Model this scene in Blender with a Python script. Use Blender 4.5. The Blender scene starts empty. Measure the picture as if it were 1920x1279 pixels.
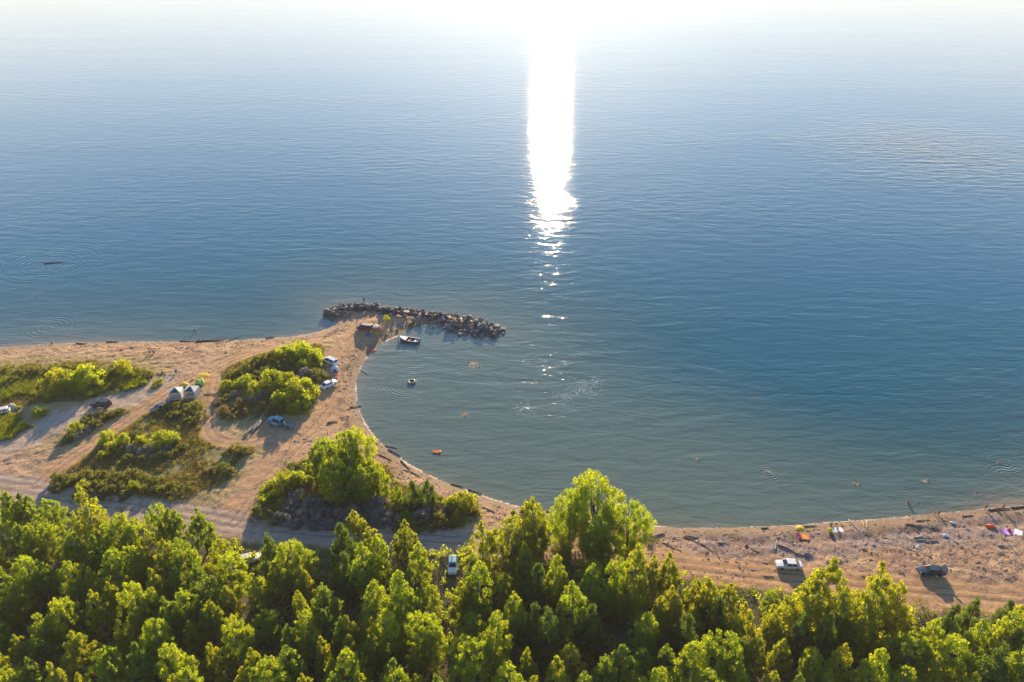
import bpy, math, random
import numpy as np
from mathutils import Vector, Matrix

SC = bpy.context.scene
COL = SC.collection
rng = np.random.default_rng(11)
random.seed(11)
R = math.radians

# ------------------------------------------------------------------ camera, world, sun, exposure
F_PX, PITCH, CAM_H = 1450.0, 29.16, 100.0
SUN_EL, SUN_AZ = 12.5, 2.8                  # sun over the lake, a little right of the view axis
cam_data = bpy.data.cameras.new('camera')
cam_data.sensor_width = 36.0
cam_data.lens = F_PX / 1920.0 * 36.0
cam_data.clip_start, cam_data.clip_end = 1.0, 60000.0
cam = bpy.data.objects.new('camera', cam_data)
COL.objects.link(cam)
cam.location = (0, 0, CAM_H)
cam.rotation_euler = (R(90 - PITCH), 0, 0)
SC.camera = cam

world = bpy.data.worlds.new('World')
SC.world = world
world.use_nodes = True
wn = world.node_tree
bg = wn.nodes['Background']
sky = wn.nodes.new('ShaderNodeTexSky')
sky.sky_type = 'NISHITA'
sky.sun_disc = False
sky.sun_elevation = R(SUN_EL)
sky.sun_rotation = R(SUN_AZ)
sky.altitude = 100
sky.air_density, sky.dust_density, sky.ozone_density = 1.0, 0.22, 4.2
# pale summer haze low in the sky, the same all the way round
geo = wn.nodes.new('ShaderNodeTexCoord')
sepz = wn.nodes.new('ShaderNodeSeparateXYZ')
wn.links.new(geo.outputs['Generated'], sepz.inputs[0])
hz_f = wn.nodes.new('ShaderNodeMapRange')
hz_f.interpolation_type = 'SMOOTHSTEP'
hz_f.inputs['From Min'].default_value, hz_f.inputs['From Max'].default_value = 0.40, -0.02
hz_f.inputs['To Min'].default_value, hz_f.inputs['To Max'].default_value = 0.0, 0.85
wn.links.new(sepz.outputs[2], hz_f.inputs['Value'])
hz_m = wn.nodes.new('ShaderNodeMixRGB')
wn.links.new(hz_f.outputs[0], hz_m.inputs[0])
wn.links.new(sky.outputs[0], hz_m.inputs[1])
hz_m.inputs[2].default_value = (4.7, 4.45, 4.1, 1)
wn.links.new(hz_m.outputs[0], bg.inputs[0])
bg.inputs[1].default_value = 0.112

sun_data = bpy.data.lights.new('sun', 'SUN')
sun_data.energy = 5.0
sun_data.angle = R(0.5)
sun_data.color = (1.0, 0.73, 0.42)
sun = bpy.data.objects.new('sun', sun_data)
COL.objects.link(sun)
SUNV = Vector((math.sin(R(SUN_AZ)) * math.cos(R(SUN_EL)), math.cos(R(SUN_AZ)) * math.cos(R(SUN_EL)), math.sin(R(SUN_EL))))
sun.rotation_euler = SUNV.to_track_quat('Z', 'Y').to_euler()
sun.location = SUNV * 400

SC.view_settings.view_transform = 'Standard'
SC.view_settings.look = 'None'
SC.view_settings.gamma = 1.0
SC.view_settings.use_curve_mapping = False
SC.view_settings.exposure = 1.58
SC.render.engine = 'CYCLES'
SC.cycles.max_bounces = 6
SC.cycles.transparent_max_bounces = 6
SC.cycles.sample_clamp_indirect = 4.0
SC.cycles.caustics_reflective = False
SC.cycles.caustics_refractive = False

# ------------------------------------------------------------------ helpers: projection
SP, CP = math.sin(R(PITCH)), math.cos(R(PITCH))

def G(px, py, z=0.0):
    """ground point seen at a photo position (1920 wide), at height z"""
    dx, dy = (px - 960.0) / F_PX, (639.5 - py) / F_PX
    dir_y, dir_z = CP + dy * SP, -SP + dy * CP
    t = (z - CAM_H) / dir_z
    return np.array((dx * t, dir_y * t))

def vnoise(x, y, seed=0):
    """smooth lattice noise, 0..1"""
    r = np.random.default_rng(1000 + seed).random((256, 256))
    xi, yi = np.floor(x).astype(int), np.floor(y).astype(int)
    fx, fy = x - xi, y - yi
    fx, fy = fx * fx * (3 - 2 * fx), fy * fy * (3 - 2 * fy)
    a, b = r[xi % 256, yi % 256], r[(xi + 1) % 256, yi % 256]
    c, d = r[xi % 256, (yi + 1) % 256], r[(xi + 1) % 256, (yi + 1) % 256]
    return (a * (1 - fx) + b * fx) * (1 - fy) + (c * (1 - fx) + d * fx) * fy

def fbm(x, y, seed=0, n=4):
    v, a, t = 0, 1.0, 0
    for k in range(n):
        v = v + a * vnoise(x * 2 ** k + 17.3 * k, y * 2 ** k + 5.1 * k, seed + k)
        t += a
        a *= 0.55
    return v / t

def sstep(a, b, v):
    t = np.clip((v - a) / (b - a), 0, 1)
    return t * t * (3 - 2 * t)

def spline(pts, per=8, closed=False):
    pts = np.asarray(pts, float)
    n = len(pts)
    out = []
    for i in range(n if closed else n - 1):
        if closed:
            p0, p1, p2, p3 = pts[(i - 1) % n], pts[i], pts[(i + 1) % n], pts[(i + 2) % n]
        else:
            p0, p1, p2, p3 = pts[max(i - 1, 0)], pts[i], pts[i + 1], pts[min(i + 2, n - 1)]
        for k in range(per):
            t = k / per
            out.append(0.5 * (2 * p1 + (p2 - p0) * t + (2 * p0 - 5 * p1 + 4 * p2 - p3) * t * t + (3 * p1 - p0 - 3 * p2 + p3) * t ** 3))
    if not closed:
        out.append(pts[-1])
    return np.array(out)

def seg_dist(X, Y, pts, closed=False):
    """distance to a polyline and the signed side of it"""
    best = np.full(X.shape, 1e9)
    side = np.zeros(X.shape)
    n = len(pts)
    for i in range(n if closed else n - 1):
        a, b = pts[i], pts[(i + 1) % n]
        dx, dy = b[0] - a[0], b[1] - a[1]
        l2 = dx * dx + dy * dy + 1e-12
        t = np.clip(((X - a[0]) * dx + (Y - a[1]) * dy) / l2, 0, 1)
        ex, ey = X - a[0] - t * dx, Y - a[1] - t * dy
        d = ex * ex + ey * ey
        m = d < best
        best = np.where(m, d, best)
        side = np.where(m, np.sign(ex * dy - ey * dx), side)
    return np.sqrt(best), side

def inside(X, Y, poly):
    r = np.zeros(X.shape, bool)
    n = len(poly)
    for i in range(n):
        x1, y1 = poly[i]
        x2, y2 = poly[(i + 1) % n]
        if y1 == y2:
            continue
        c = ((y1 > Y) != (y2 > Y)) & (X < (x2 - x1) * (Y - y1) / (y2 - y1) + x1)
        r ^= c
    return r

def poly_sd(X, Y, poly):
    d, _ = seg_dist(X, Y, poly, True)
    return np.where(inside(X, Y, poly), d, -d)

# ------------------------------------------------------------------ helpers: objects
def tag(o, label=None, cat=None, group=None, kind=None):
    if label:
        o['label'] = label
    if cat:
        o['category'] = cat
    if group:
        o['group'] = group
    if kind:
        o['kind'] = kind
    return o

def link(name, data, parent=None, loc=None, rotz=None):
    o = bpy.data.objects.new(name, data)
    COL.objects.link(o)
    if parent is not None:
        o.parent = parent
    if loc is not None:
        o.location = loc
    if rotz is not None:
        o.rotation_euler = (0, 0, rotz)
    return o

def thing(name, label, cat, loc=(0, 0, 0), rotz=0.0, group=None):
    return tag(link(name, None, None, loc, rotz), label, cat, group)

def np_mesh(name, verts, faces, mat=None, smooth=False):
    """mesh from arrays; faces is an (n,4) or (n,3) array"""
    me = bpy.data.meshes.new(name)
    verts = np.asarray(verts, np.float32)
    faces = np.asarray(faces, np.int32)
    k = faces.shape[1]
    me.vertices.add(len(verts))
    me.vertices.foreach_set('co', verts.ravel())
    me.loops.add(faces.size)
    me.loops.foreach_set('vertex_index', faces.ravel())
    me.polygons.add(len(faces))
    me.polygons.foreach_set('loop_start', np.arange(0, faces.size, k, dtype=np.int32))
    if smooth:
        me.polygons.foreach_set('use_smooth', np.ones(len(faces), bool))
    me.update(calc_edges=True)
    if mat:
        me.materials.append(mat)
    return me

def attr(me, name, vals, kind='FLOAT'):
    a = me.attributes.new(name, kind, 'POINT')
    if kind == 'FLOAT':
        a.data.foreach_set('value', np.asarray(vals, np.float32).ravel())
    else:
        a.data.foreach_set('color', np.asarray(vals, np.float32).ravel())

class MB:
    """collects simple shapes and links them as one mesh object"""
    def __init__(self):
        self.v, self.f, self.m = [], [], []
        self.M = Matrix.Identity(4)

    def add(self, verts, faces, mi=0):
        b = len(self.v)
        self.v += [tuple(self.M @ Vector(p)) for p in verts]
        self.f += [tuple(b + i for i in f) for f in faces]
        self.m += [mi] * len(faces)
        return self

    def box(self, c, s, rz=0.0, mi=0, taper=1.0, ry=0.0):
        sx, sy, sz = s[0] / 2, s[1] / 2, s[2] / 2
        rm = Matrix.Rotation(rz, 3, 'Z') @ Matrix.Rotation(ry, 3, 'Y')
        vs = []
        for z, k in ((-sz, 1.0), (sz, taper)):
            for x, y in ((-sx, -sy), (sx, -sy), (sx, sy), (-sx, sy)):
                p = rm @ Vector((x * k, y * k, z))
                vs.append((c[0] + p.x, c[1] + p.y, c[2] + p.z))
        return self.add(vs, [(3, 2, 1, 0), (4, 5, 6, 7), (0, 1, 5, 4), (1, 2, 6, 5), (2, 3, 7, 6), (3, 0, 4, 7)], mi)

    def quad(self, a, b, c, d, t=0.012, mi=0):
        """a thin slab on four corners, thickness along its normal"""
        a, b, c, d = (Vector(p) for p in (a, b, c, d))
        n = (c - a).cross(d - b)
        n = n.normalized() * t if n.length > 1e-9 else Vector((0, 0, t))
        vs = [a, b, c, d, a + n, b + n, c + n, d + n]
        return self.add([tuple(p) for p in vs], [(3, 2, 1, 0), (4, 5, 6, 7), (0, 1, 5, 4), (1, 2, 6, 5), (2, 3, 7, 6), (3, 0, 4, 7)], mi)

    def tube(self, pts, rad, n=6, mi=0):
        pts = [Vector(p) for p in pts]
        if not hasattr(rad, '__len__'):
            rad = [rad] * len(pts)
        vs, fs = [], []
        for i, p in enumerate(pts):
            d = (pts[min(i + 1, len(pts) - 1)] - pts[max(i - 1, 0)])
            d = d.normalized() if d.length > 1e-9 else Vector((0, 0, 1))
            u = d.cross(Vector((0, 0, 1)) if abs(d.z) < 0.9 else Vector((1, 0, 0))).normalized()
            w = d.cross(u)
            for k in range(n):
                a = 2 * math.pi * k / n
                vs.append(tuple(p + (u * math.cos(a) + w * math.sin(a)) * rad[i]))
        for i in range(len(pts) - 1):
            for k in range(n):
                k2 = (k + 1) % n
                fs.append((i * n + k, i * n + k2, (i + 1) * n + k2, (i + 1) * n + k))
        fs.append(tuple(range(n))[::-1])
        fs.append(tuple((len(pts) - 1) * n + k for k in range(n)))
        return self.add(vs, fs, mi)

    def loft(self, rings, cap=True, mi=0, closed=True):
        n = len(rings[0])
        vs = [p for r in rings for p in r]
        fs = []
        for i in range(len(rings) - 1):
            for k in range(n if closed else n - 1):
                k2 = (k + 1) % n
                fs.append((i * n + k, i * n + k2, (i + 1) * n + k2, (i + 1) * n + k))
        if cap:
            fs.append(tuple(range(n))[::-1])
            fs.append(tuple((len(rings) - 1) * n + k for k in range(n)))
        return self.add(vs, fs, mi)

    def mesh(self, name, mats, smooth=False):
        me = bpy.data.meshes.new(name)
        me.from_pydata(self.v, [], self.f)
        for m in (mats if isinstance(mats, (list, tuple)) else [mats]):
            me.materials.append(m)
        me.polygons.foreach_set('material_index', self.m)
        if smooth:
            me.polygons.foreach_set('use_smooth', [True] * len(self.f))
        me.update()
        return me

    def build(self, name, mats, parent=None, loc=None, rotz=None, smooth=False):
        return link(name, self.mesh(name, mats, smooth), parent, loc, rotz)

def copy_tree(o, parent=None):
    c = o.copy()
    COL.objects.link(c)
    if parent is not None:
        c.parent = parent
    for ch in list(o.children):
        copy_tree(ch, c)
    return c

# ------------------------------------------------------------------ helpers: materials
def lin(r, g, b):
    f = lambda c: c / 12.92 if c <= 0.04045 else ((c + 0.055) / 1.055) ** 2.4
    return (f(r / 255), f(g / 255), f(b / 255), 1.0)

class NT:
    def __init__(self, name):
        self.mat = bpy.data.materials.new(name)
        self.mat.use_nodes = True
        self.t = self.mat.node_tree
        self.n = self.t.nodes
        self.p = self.n['Principled BSDF']
        self.out = self.n['Material Output']

    def node(self, ty, **kw):
        nd = self.n.new('ShaderNode' + ty)
        for k, v in kw.items():
            setattr(nd, k, v)
        return nd

    def put(self, sock, val):
        if hasattr(val, 'is_output') or isinstance(val, bpy.types.NodeSocket):
            self.t.links.new(val, sock)
        else:
            sock.default_value = val

    def math(self, op, a, b=None, c=None, clamp=False):
        nd = self.node('Math', operation=op)
        nd.use_clamp = clamp
        for i, v in enumerate((a, b, c)):
            if v is not None:
                self.put(nd.inputs[i], v)
        return nd.outputs[0]

    def mix(self, fac, a, b, blend='MIX'):
        nd = self.node('MixRGB', blend_type=blend)
        self.put(nd.inputs[0], fac)
        self.put(nd.inputs[1], a)
        self.put(nd.inputs[2], b)
        return nd.outputs[0]

    def coords(self, scale=(1, 1, 1), rz=0.0, kind='Object'):
        tc = self.node('TexCoord')
        mp = self.node('Mapping')
        mp.inputs['Scale'].default_value = scale
        mp.inputs['Rotation'].default_value = (0, 0, rz)
        self.t.links.new(tc.outputs[kind], mp.inputs[0])
        return mp.outputs[0]

    def noise(self, vec, scale, detail=3.0, rough=0.55, dist=0.0):
        nd = self.node('TexNoise')
        if vec is not None:
            self.t.links.new(vec, nd.inputs['Vector'])
        nd.inputs['Scale'].default_value = scale
        nd.inputs['Detail'].default_value = detail
        nd.inputs['Roughness'].default_value = rough
        nd.inputs['Distortion'].default_value = dist
        return nd

    def ramp(self, fac, stops):
        nd = self.node('ValToRGB')
        self.put(nd.inputs[0], fac)
        e = nd.color_ramp.elements
        while len(e) < len(stops):
            e.new(0.5)
        for i, (p, c) in enumerate(stops):
            e[i].position = p
            e[i].color = c if len(c) == 4 else (*c, 1)
        return nd.outputs[0]

    def bump(self, h, strength=1.0, dist=1.0, normal=None):
        nd = self.node('Bump')
        nd.inputs['Strength'].default_value = strength
        nd.inputs['Distance'].default_value = dist
        self.put(nd.inputs['Height'], h)
        if normal is not None:
            self.put(nd.inputs['Normal'], normal)
        return nd.outputs[0]

    def attr(self, name, out='Fac'):
        nd = self.node('Attribute', attribute_name=name)
        return nd.outputs[out]

_cache = {}
def simple(name, col, rough=0.6, var=0.15, scale=6.0, metallic=0.0, coat=0.0, bump=0.0, trans=0.0):
    """one plain material with procedural wear"""
    if name in _cache:
        return _cache[name]
    k = NT(name)
    c = k.coords()
    nz = k.noise(c, scale, 4.0)
    lo = tuple(x * (1 - var) for x in col[:3]) + (1,)
    hi = tuple(min(1, x * (1 + var)) for x in col[:3]) + (1,)
    k.put(k.p.inputs['Base Color'], k.mix(nz.outputs[0], lo, hi))
    k.p.inputs['Roughness'].default_value = rough
    k.p.inputs['Metallic'].default_value = metallic
    k.p.inputs['Coat Weight'].default_value = coat
    if bump:
        k.put(k.p.inputs['Normal'], k.bump(nz.outputs[0], 1.0, bump))
    if trans:
        tr = k.node('BsdfTranslucent')
        tr.inputs[0].default_value = hi
        mx = k.node('MixShader')
        mx.inputs[0].default_value = trans
        k.t.links.new(k.p.outputs[0], mx.inputs[1])
        k.t.links.new(tr.outputs[0], mx.inputs[2])
        k.t.links.new(mx.outputs[0], k.out.inputs[0])
    _cache[name] = k.mat
    return k.mat
# ------------------------------------------------------------------ the land: shoreline, zones, height
SHORE_PX = [(-200, 664), (0, 653), (100, 646), (200, 642), (300, 641), (420, 639), (500, 635), (560, 630), (600, 622), (626, 611), (637, 602), (634, 597),
            (622, 593), (619, 585), (635, 577), (690, 576), (760, 582), (830, 590), (880, 600), (930, 612), (938, 620), (915, 627), (870, 624), (838, 612),
            (800, 609), (772, 617), (742, 631), (716, 643), (701, 655), (689, 668), (677, 685), (670, 703), (667, 725), (668, 745), (672, 765), (680, 785),
            (690, 803), (705, 822), (722, 838), (745, 856), (770, 873), (800, 889), (830, 904), (870, 919), (910, 932), (950, 945), (1000, 957), (1050, 966),
            (1100, 976), (1150, 983), (1200, 986), (1260, 989), (1340, 991), (1420, 989), (1500, 985), (1580, 979), (1660, 973), (1740, 966), (1800, 960),
            (1860, 954), (1920, 949), (2100, 936)]
shore = spline([G(x, y) for x, y in SHORE_PX], 6)
SHORE = np.vstack([[(-700, 176)], shore, [(700, 150), (700, -400), (-700, -400)]])

def PX(lst, z=0.9):
    return np.array([G(x, y, z) for x, y in lst])

ROAD = spline(PX([(-260, 890), (-60, 905), (60, 925), (140, 940), (260, 956), (380, 975), (470, 990), (580, 1000), (700, 1006), (850, 1014), (1000, 1026),
                  (1120, 1040), (1210, 1050), (1300, 1063), (1450, 1082), (1600, 1095), (1750, 1110), (1920, 1128), (2200, 1160)]), 6)
LANE = spline(PX([(440, 985), (462, 955), (485, 925), (520, 880), (565, 830), (605, 785), (632, 745), (645, 705), (650, 670), (668, 640), (690, 612)]), 6)
TRACK = spline(PX([(70, 915), (110, 880), (170, 838), (230, 797), (290, 755), (330, 728), (385, 703), (450, 670), (530, 645), (610, 632)]), 6)
SIDE = spline(PX([(400, 715), (396, 745), (392, 780), (396, 815), (420, 830), (470, 830), (520, 815)]), 6)
GREY = spline(PX([(-80, 860), (20, 835), (90, 803), (160, 775), (230, 755), (300, 725)]), 6)

ZONE = {k: PX(v) for k, v in {
    'west': [(-150, 690), (20, 683), (120, 680), (230, 678), (285, 695), (295, 725), (250, 742), (170, 757), (60, 765), (-150, 775)],
    'westlawn': [(-150, 780), (20, 772), (50, 785), (45, 820), (10, 835), (-150, 850)],
    'strip': [(115, 830), (150, 795), (220, 768), (240, 775), (200, 800), (150, 828)],
    'middle': [(185, 835), (280, 770), (310, 752), (375, 755), (388, 790), (388, 815), (430, 825), (475, 822), (475, 850), (440, 885), (450, 900), (400, 925), (340, 940), (200, 945), (110, 925), (95, 900), (140, 870)],
    'thicket': [(400, 785), (402, 740), (415, 700), (450, 668), (520, 647), (590, 640), (612, 660), (612, 690), (606, 725), (588, 765), (540, 778), (470, 792), (430, 798)],
    'point': [(478, 965), (490, 915), (520, 880), (575, 850), (640, 850), (715, 868), (745, 900), (820, 928), (905, 955), (890, 985), (800, 1000), (620, 990), (510, 985)],
}.items()}
FOREST = np.array([(-260, 118)] + [tuple(G(x, y, 0.9)) for x, y in [(-200, 945), (60, 952), (150, 965), (260, 985), (400, 1003), (480, 1020), (600, 1028), (720, 1033), (850, 1038),
          (900, 1000), (1000, 975), (1100, 990), (1200, 1005), (1230, 1060), (1290, 1085), (1400, 1100), (1560, 1125), (1680, 1150), (1800, 1165), (1920, 1172), (2200, 1205)]] + [(300, -300), (-260, -300)])

def land_sd(X, Y):
    d, _ = seg_dist(X, Y, SHORE, True)
    return np.where(inside(X, Y, SHORE), d, -d)

def height(X, Y, sd):
    h = np.where(sd < 0, sd * 0.16, 1.25 * (1 - np.exp(-np.maximum(sd, 0) / 7.0)) + 0.004 * np.maximum(sd, 0))
    h = np.maximum(h, -3.0)
    k = sstep(0.3, 4.0, sd)
    h = h + 0.17 * (fbm(X / 2.4, Y / 2.4, 13) - 0.5) * sstep(-9, -2, sd) * sstep(9, 3, sd)
    h = h + k * (0.34 * (fbm(X / 14, Y / 14, 3) - 0.5) + 0.20 * (fbm(X / 3.1, Y / 3.1, 9) - 0.5))
    return h

gx = np.concatenate([[-700, -450, -300, -220, -180, -160], np.arange(-145, 145.1, 0.45), [160, 180, 220, 300, 450, 700]])
gy = np.concatenate([[-400, -200, -80, 0, 30, 50, 60, 66], np.arange(70, 206, 0.45), [215, 230, 260]])
LX, LY = np.meshgrid(gx, gy)
LSD = land_sd(LX, LY)
LH = height(LX, LY, LSD)
d_road, s_road = seg_dist(LX, LY, ROAD)
d_lane, s_lane = seg_dist(LX, LY, LANE)
d_track, s_track = seg_dist(LX, LY, TRACK)
d_side, s_side = seg_dist(LX, LY, SIDE)
d_grey, s_grey = seg_dist(LX, LY, GREY)
n1, n2, n3 = fbm(LX / 5, LY / 5, 21), fbm(LX / 1.6, LY / 1.6, 31), fbm(LX / 16, LY / 16, 41)
wob = (n1 - 0.5) * 5.0 + (n2 - 0.5) * 2.2
m_road = 1 - sstep(2.6, 4.2, d_road + wob * 0.45)
m_track = 1 - sstep(1.5, 3.2, d_track + wob * 0.4)
m_side = 1 - sstep(1.4, 2.9, d_side + wob * 0.4)
m_grey = 1 - sstep(3.0, 6.0, d_grey + wob * 0.8)
m_lane = 1 - sstep(3.5, 6.5, d_lane + wob * 0.6)
zsd = {k: poly_sd(LX, LY, v) + wob * 0.55 for k, v in ZONE.items()}
m_veg = np.zeros(LX.shape)
for k in zsd:
    m_veg = np.maximum(m_veg, sstep(-0.8, 1.5, zsd[k]))
fsd = poly_sd(LX, LY, FOREST) + wob * 0.4
m_for = sstep(-0.8, 1.6, fsd)
m_veg = np.maximum(m_veg, m_for)
m_trk = np.maximum.reduce([m_road, m_track, m_side, m_grey * 0.8, m_lane])
# ruts are pressed into the sand
def rut(d):
    return np.exp(-((d - 0.8) / 0.28) ** 2)
LH = LH - (0.07 * rut(d_road) + 0.05 * rut(np.abs(d_road - 2.0)) + 0.08 * rut(d_track) + 0.06 * rut(d_side) + 0.06 * rut(d_lane)) * sstep(1, 3, LSD)
relief = sstep(1.5, 5, LSD) * (1 - 0.75 * m_trk) * (1 - 0.4 * m_veg)
LH = LH + relief * (0.22 * (vnoise(LX / 1.25, LY / 0.9, 71) - 0.5) + 0.15 * (rng.random(LX.shape) - 0.5))
LH = LH - 0.20 * np.exp(-((LSD - 4.8 - 2.2 * (n3 - 0.5) * 2) / 0.9) ** 2) * sstep(0, 60, LX) * 0.8   # old waterline step on the right beach

def C(*c):
    return np.array(c, float)
def lerp(a, b, m):
    return a * (1 - m[..., None]) + b * m[..., None]
t = np.ones(LX.shape + (3,)) * C(.365, .24, .14)
t = lerp(t, C(.275, .165, .10), sstep(.45, .75, n1))
t = lerp(t, C(.45, .285, .17), sstep(.55, .8, n2) * .6)
# grey shingle towards the water on the right beach
shing = sstep(20, 40, LX) * sstep(11, 7, LSD + (n1 - .5) * 9) * sstep(1.0, 2.2, LSD)
t = lerp(t, C(.16, .135, .14), shing * .9)
t = lerp(t, C(.23, .15, .105), sstep(15, 35, LX) * sstep(.38, .66, fbm(LX / 3.2, LY / 2.0, 57)) * .7)
# trodden sand of the camp on the left, its grey partly painted shade
camp = sstep(-20, -60, LX) * sstep(150, 138, LY + wob) * sstep(3, 8, LSD)
t = lerp(t, C(.31, .22, .165), camp * .6 * sstep(.3, .6, n3))
t = lerp(t, C(.41, .24, .115), m_trk * .8 * (.6 + .4 * n1))
t = lerp(t, C(.31, .255, .215), np.clip(m_road * sstep(30, -5, LX) * .8, 0, 1))  # grey of shade painted into the left stretch of the road
t = lerp(t, C(.36, .31, .265), m_grey * .7 * (1 - m_track))
grass = lerp(lerp(np.ones(LX.shape + (3,)) * C(.095, .11, .028), C(.20, .175, .045), sstep(.42, .62, n1)), C(.30, .21, .12), sstep(.55, .75, n2) * .6)
t = lerp(t, grass, np.clip(m_veg - m_trk * .9, 0, 1))
# thin grass that creeps out of the thickets
creep = np.zeros(LX.shape)
for k in zsd:
    creep = np.maximum(creep, sstep(-7, 0, zsd[k] + (n2 - .5) * 7))
t = lerp(t, C(.235, .195, .07), np.clip(creep * .75 * (1 - m_trk) * sstep(4, 8, LSD), 0, 1))
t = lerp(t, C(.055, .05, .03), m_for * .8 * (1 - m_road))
wrack = np.exp(-((LSD - 3.2 - (n3 - .5) * 5) / 1.1) ** 2) * sstep(.42, .62, n2)
t = lerp(t, C(.11, .072, .047), wrack * .85)
wet = sstep(3.4, .5, LSD + (n1 - .5) * 1.6)
t = lerp(t, C(.155, .105, .068), wet * .9)
t *= (0.86 + 0.28 * rng.random(LX.shape))[..., None]

rut_attr = np.where(d_track < 4, d_track, np.where(d_lane < 6, d_lane, np.where(d_side < 4, d_side, d_road)))

# ------------------------------------------------------------------ ground material
k = NT('sandy_ground')
uv = k.coords(kind='Object')
tint = k.attr('tint', 'Color')
fine = k.noise(uv, 2.6, 5.0, 0.65)
peb = k.node('TexVoronoi')
k.t.links.new(uv, peb.inputs['Vector'])
peb.inputs['Scale'].default_value = 3.0
shade = k.math('MULTIPLY_ADD', fine.outputs[0], 1.1, 0.45)
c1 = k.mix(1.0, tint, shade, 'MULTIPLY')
speck = k.math('LESS_THAN', peb.outputs['Distance'], 0.16)
c1 = k.mix(k.math('MULTIPLY', speck, 0.45), c1, (0.07, 0.05, 0.035, 1))
streak = k.noise(k.coords((0.25, 2.2, 1), 0.0), 1.0, 4.0)
onroad = k.attr('road')
st = k.math('MULTIPLY', k.math('SUBTRACT', streak.outputs[0], 0.5), onroad)
c1 = k.mix(k.math('MULTIPLY_ADD', st, 3.2, 0.0, clamp=True), c1, (0.20, 0.125, 0.07, 1))
rd = k.math('ABSOLUTE', k.math('SUBTRACT', k.attr('rut'), 0.8))
rl = k.math('MULTIPLY', k.math('SUBTRACT', 1.0, k.math('DIVIDE', rd, 0.34), clamp=True), k.math('MULTIPLY', onroad, 0.75))
c1 = k.mix(rl, c1, (0.17, 0.11, 0.07, 1))
k.put(k.p.inputs['Base Color'], c1)
k.put(k.p.inputs['Roughness'], k.math('MULTIPLY_ADD', k.attr('wet'), -0.15, 0.95))
k.p.inputs['Specular IOR Level'].default_value = 0.25
hh = k.math('MULTIPLY_ADD', fine.outputs[0], 0.10, k.math('MULTIPLY', peb.outputs['Distance'], -0.05))
hh = k.math('MULTIPLY', hh, k.math('MULTIPLY_ADD', onroad, -0.6, 1.0))
k.put(k.p.inputs['Normal'], k.bump(hh, 1.0, 1.0))
M_GROUND = k.mat

NYg, NXg = LX.shape
idx = np.arange(NYg * NXg).reshape(NYg, NXg)
quads = np.stack([idx[:-1, :-1], idx[:-1, 1:], idx[1:, 1:], idx[1:, :-1]], -1).reshape(-1, 4)
def cellmean(a):
    return ((a[:-1, :-1] + a[:-1, 1:] + a[1:, 1:] + a[1:, :-1]) / 4).ravel()
V = np.stack([LX, LY, LH], -1).reshape(-1, 3)
dzdy, dzdx = np.gradient(LH, gy, gx)
NRM = np.stack([-dzdx, -dzdy, np.ones_like(LH)], -1).reshape(-1, 3)
NRM /= np.linalg.norm(NRM, axis=1)[:, None]
c_road, c_lane = cellmean(np.maximum(m_road, 0)), cellmean(np.maximum.reduce([m_track, m_side, m_lane]))
c_sd, c_veg, c_for = cellmean(LSD), cellmean(m_veg), cellmean(m_for)
cls = np.full(len(quads), 3)                                  # ground
cls[(c_sd < 14) & (c_veg < .5)] = 2                           # beach
cls[c_for > .5] = 4
cls[(c_lane > .5) & (c_veg < .6)] = 1
cls[c_road > .5] = 0
cls[(c_sd < 1.0)] = 2
keep = c_sd > -4
for ci, nm in enumerate(['dirt_road', 'dirt_track', 'beach', 'ground', 'forest_floor']):
    q = quads[(cls == ci) & keep]
    used = np.unique(q)
    mp = np.full(len(V), -1)
    mp[used] = np.arange(len(used))
    me = np_mesh(nm, V[used], mp[q], M_GROUND, True)
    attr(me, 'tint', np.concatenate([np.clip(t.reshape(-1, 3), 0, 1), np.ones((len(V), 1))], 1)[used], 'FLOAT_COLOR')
    attr(me, 'road', np.maximum(m_road, m_trk * .7).ravel()[used])
    attr(me, 'rut', rut_attr.ravel()[used])
    attr(me, 'wet', wet.ravel()[used])
    me.normals_split_custom_set_from_vertices([tuple(n) for n in NRM[used]])
    tag(link(nm, me), kind='structure')

_fx0, _fy0 = -145.0, 70.0
_ix0, _iy0 = 6, 8
def hz(x, y):
    """height of the land sheet (fine part), never below the water"""
    fx = min(max((x - _fx0) / 0.45, 0), 643.0)
    fy = min(max((y - _fy0) / 0.45, 0), 300.0)
    i, j = int(fx), int(fy)
    a, b = fx - i, fy - j
    g = LH[_iy0 + j:_iy0 + j + 2, _ix0 + i:_ix0 + i + 2]
    return float((g[0, 0] * (1 - a) + g[0, 1] * a) * (1 - b) + (g[1, 0] * (1 - a) + g[1, 1] * a) * b)

def on(px, py):
    """point on the land seen at a photo position"""
    z = 0.8
    for _ in range(4):
        x, y = G(px, py, z)
        z = max(hz(x, y), -0.3)
    return Vector((x, y, z))

# ------------------------------------------------------------------ the lake
wx = np.concatenate([[-8000, -4500, -2000, -700, -300, -200], np.arange(-150, 150.1, 1.0), [200, 300, 700, 2000, 4500, 8000]])
wy = np.concatenate([[60, 80], np.arange(90, 250, 1.0), [280, 340, 450, 700, 1200, 2500, 5000, 8000, 12000]])
WX, WY = np.meshgrid(wx, wy)
WSD = -land_sd(WX, WY)
bay = poly_sd(WX, WY, PX([(665, 735), (690, 670), (740, 640), (800, 618), (870, 640), (1000, 700), (1300, 820), (1560, 950), (1500, 985), (1260, 992), (1000, 960), (760, 870)], 0))
pale = sstep(-40, 14, bay)
Wi = np.arange(WX.size).reshape(WX.shape)
wq = np.stack([Wi[:-1, :-1], Wi[:-1, 1:], Wi[1:, 1:], Wi[1:, :-1]], -1).reshape(-1, 4)
keepw = cellmean(WSD) > -6
wq = wq[keepw]
used = np.unique(wq)
mp = np.full(WX.size, -1)
mp[used] = np.arange(len(used))
k = NT('lake_water')
pos = k.coords(kind='Object')
sdw = k.attr('sd')
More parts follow.
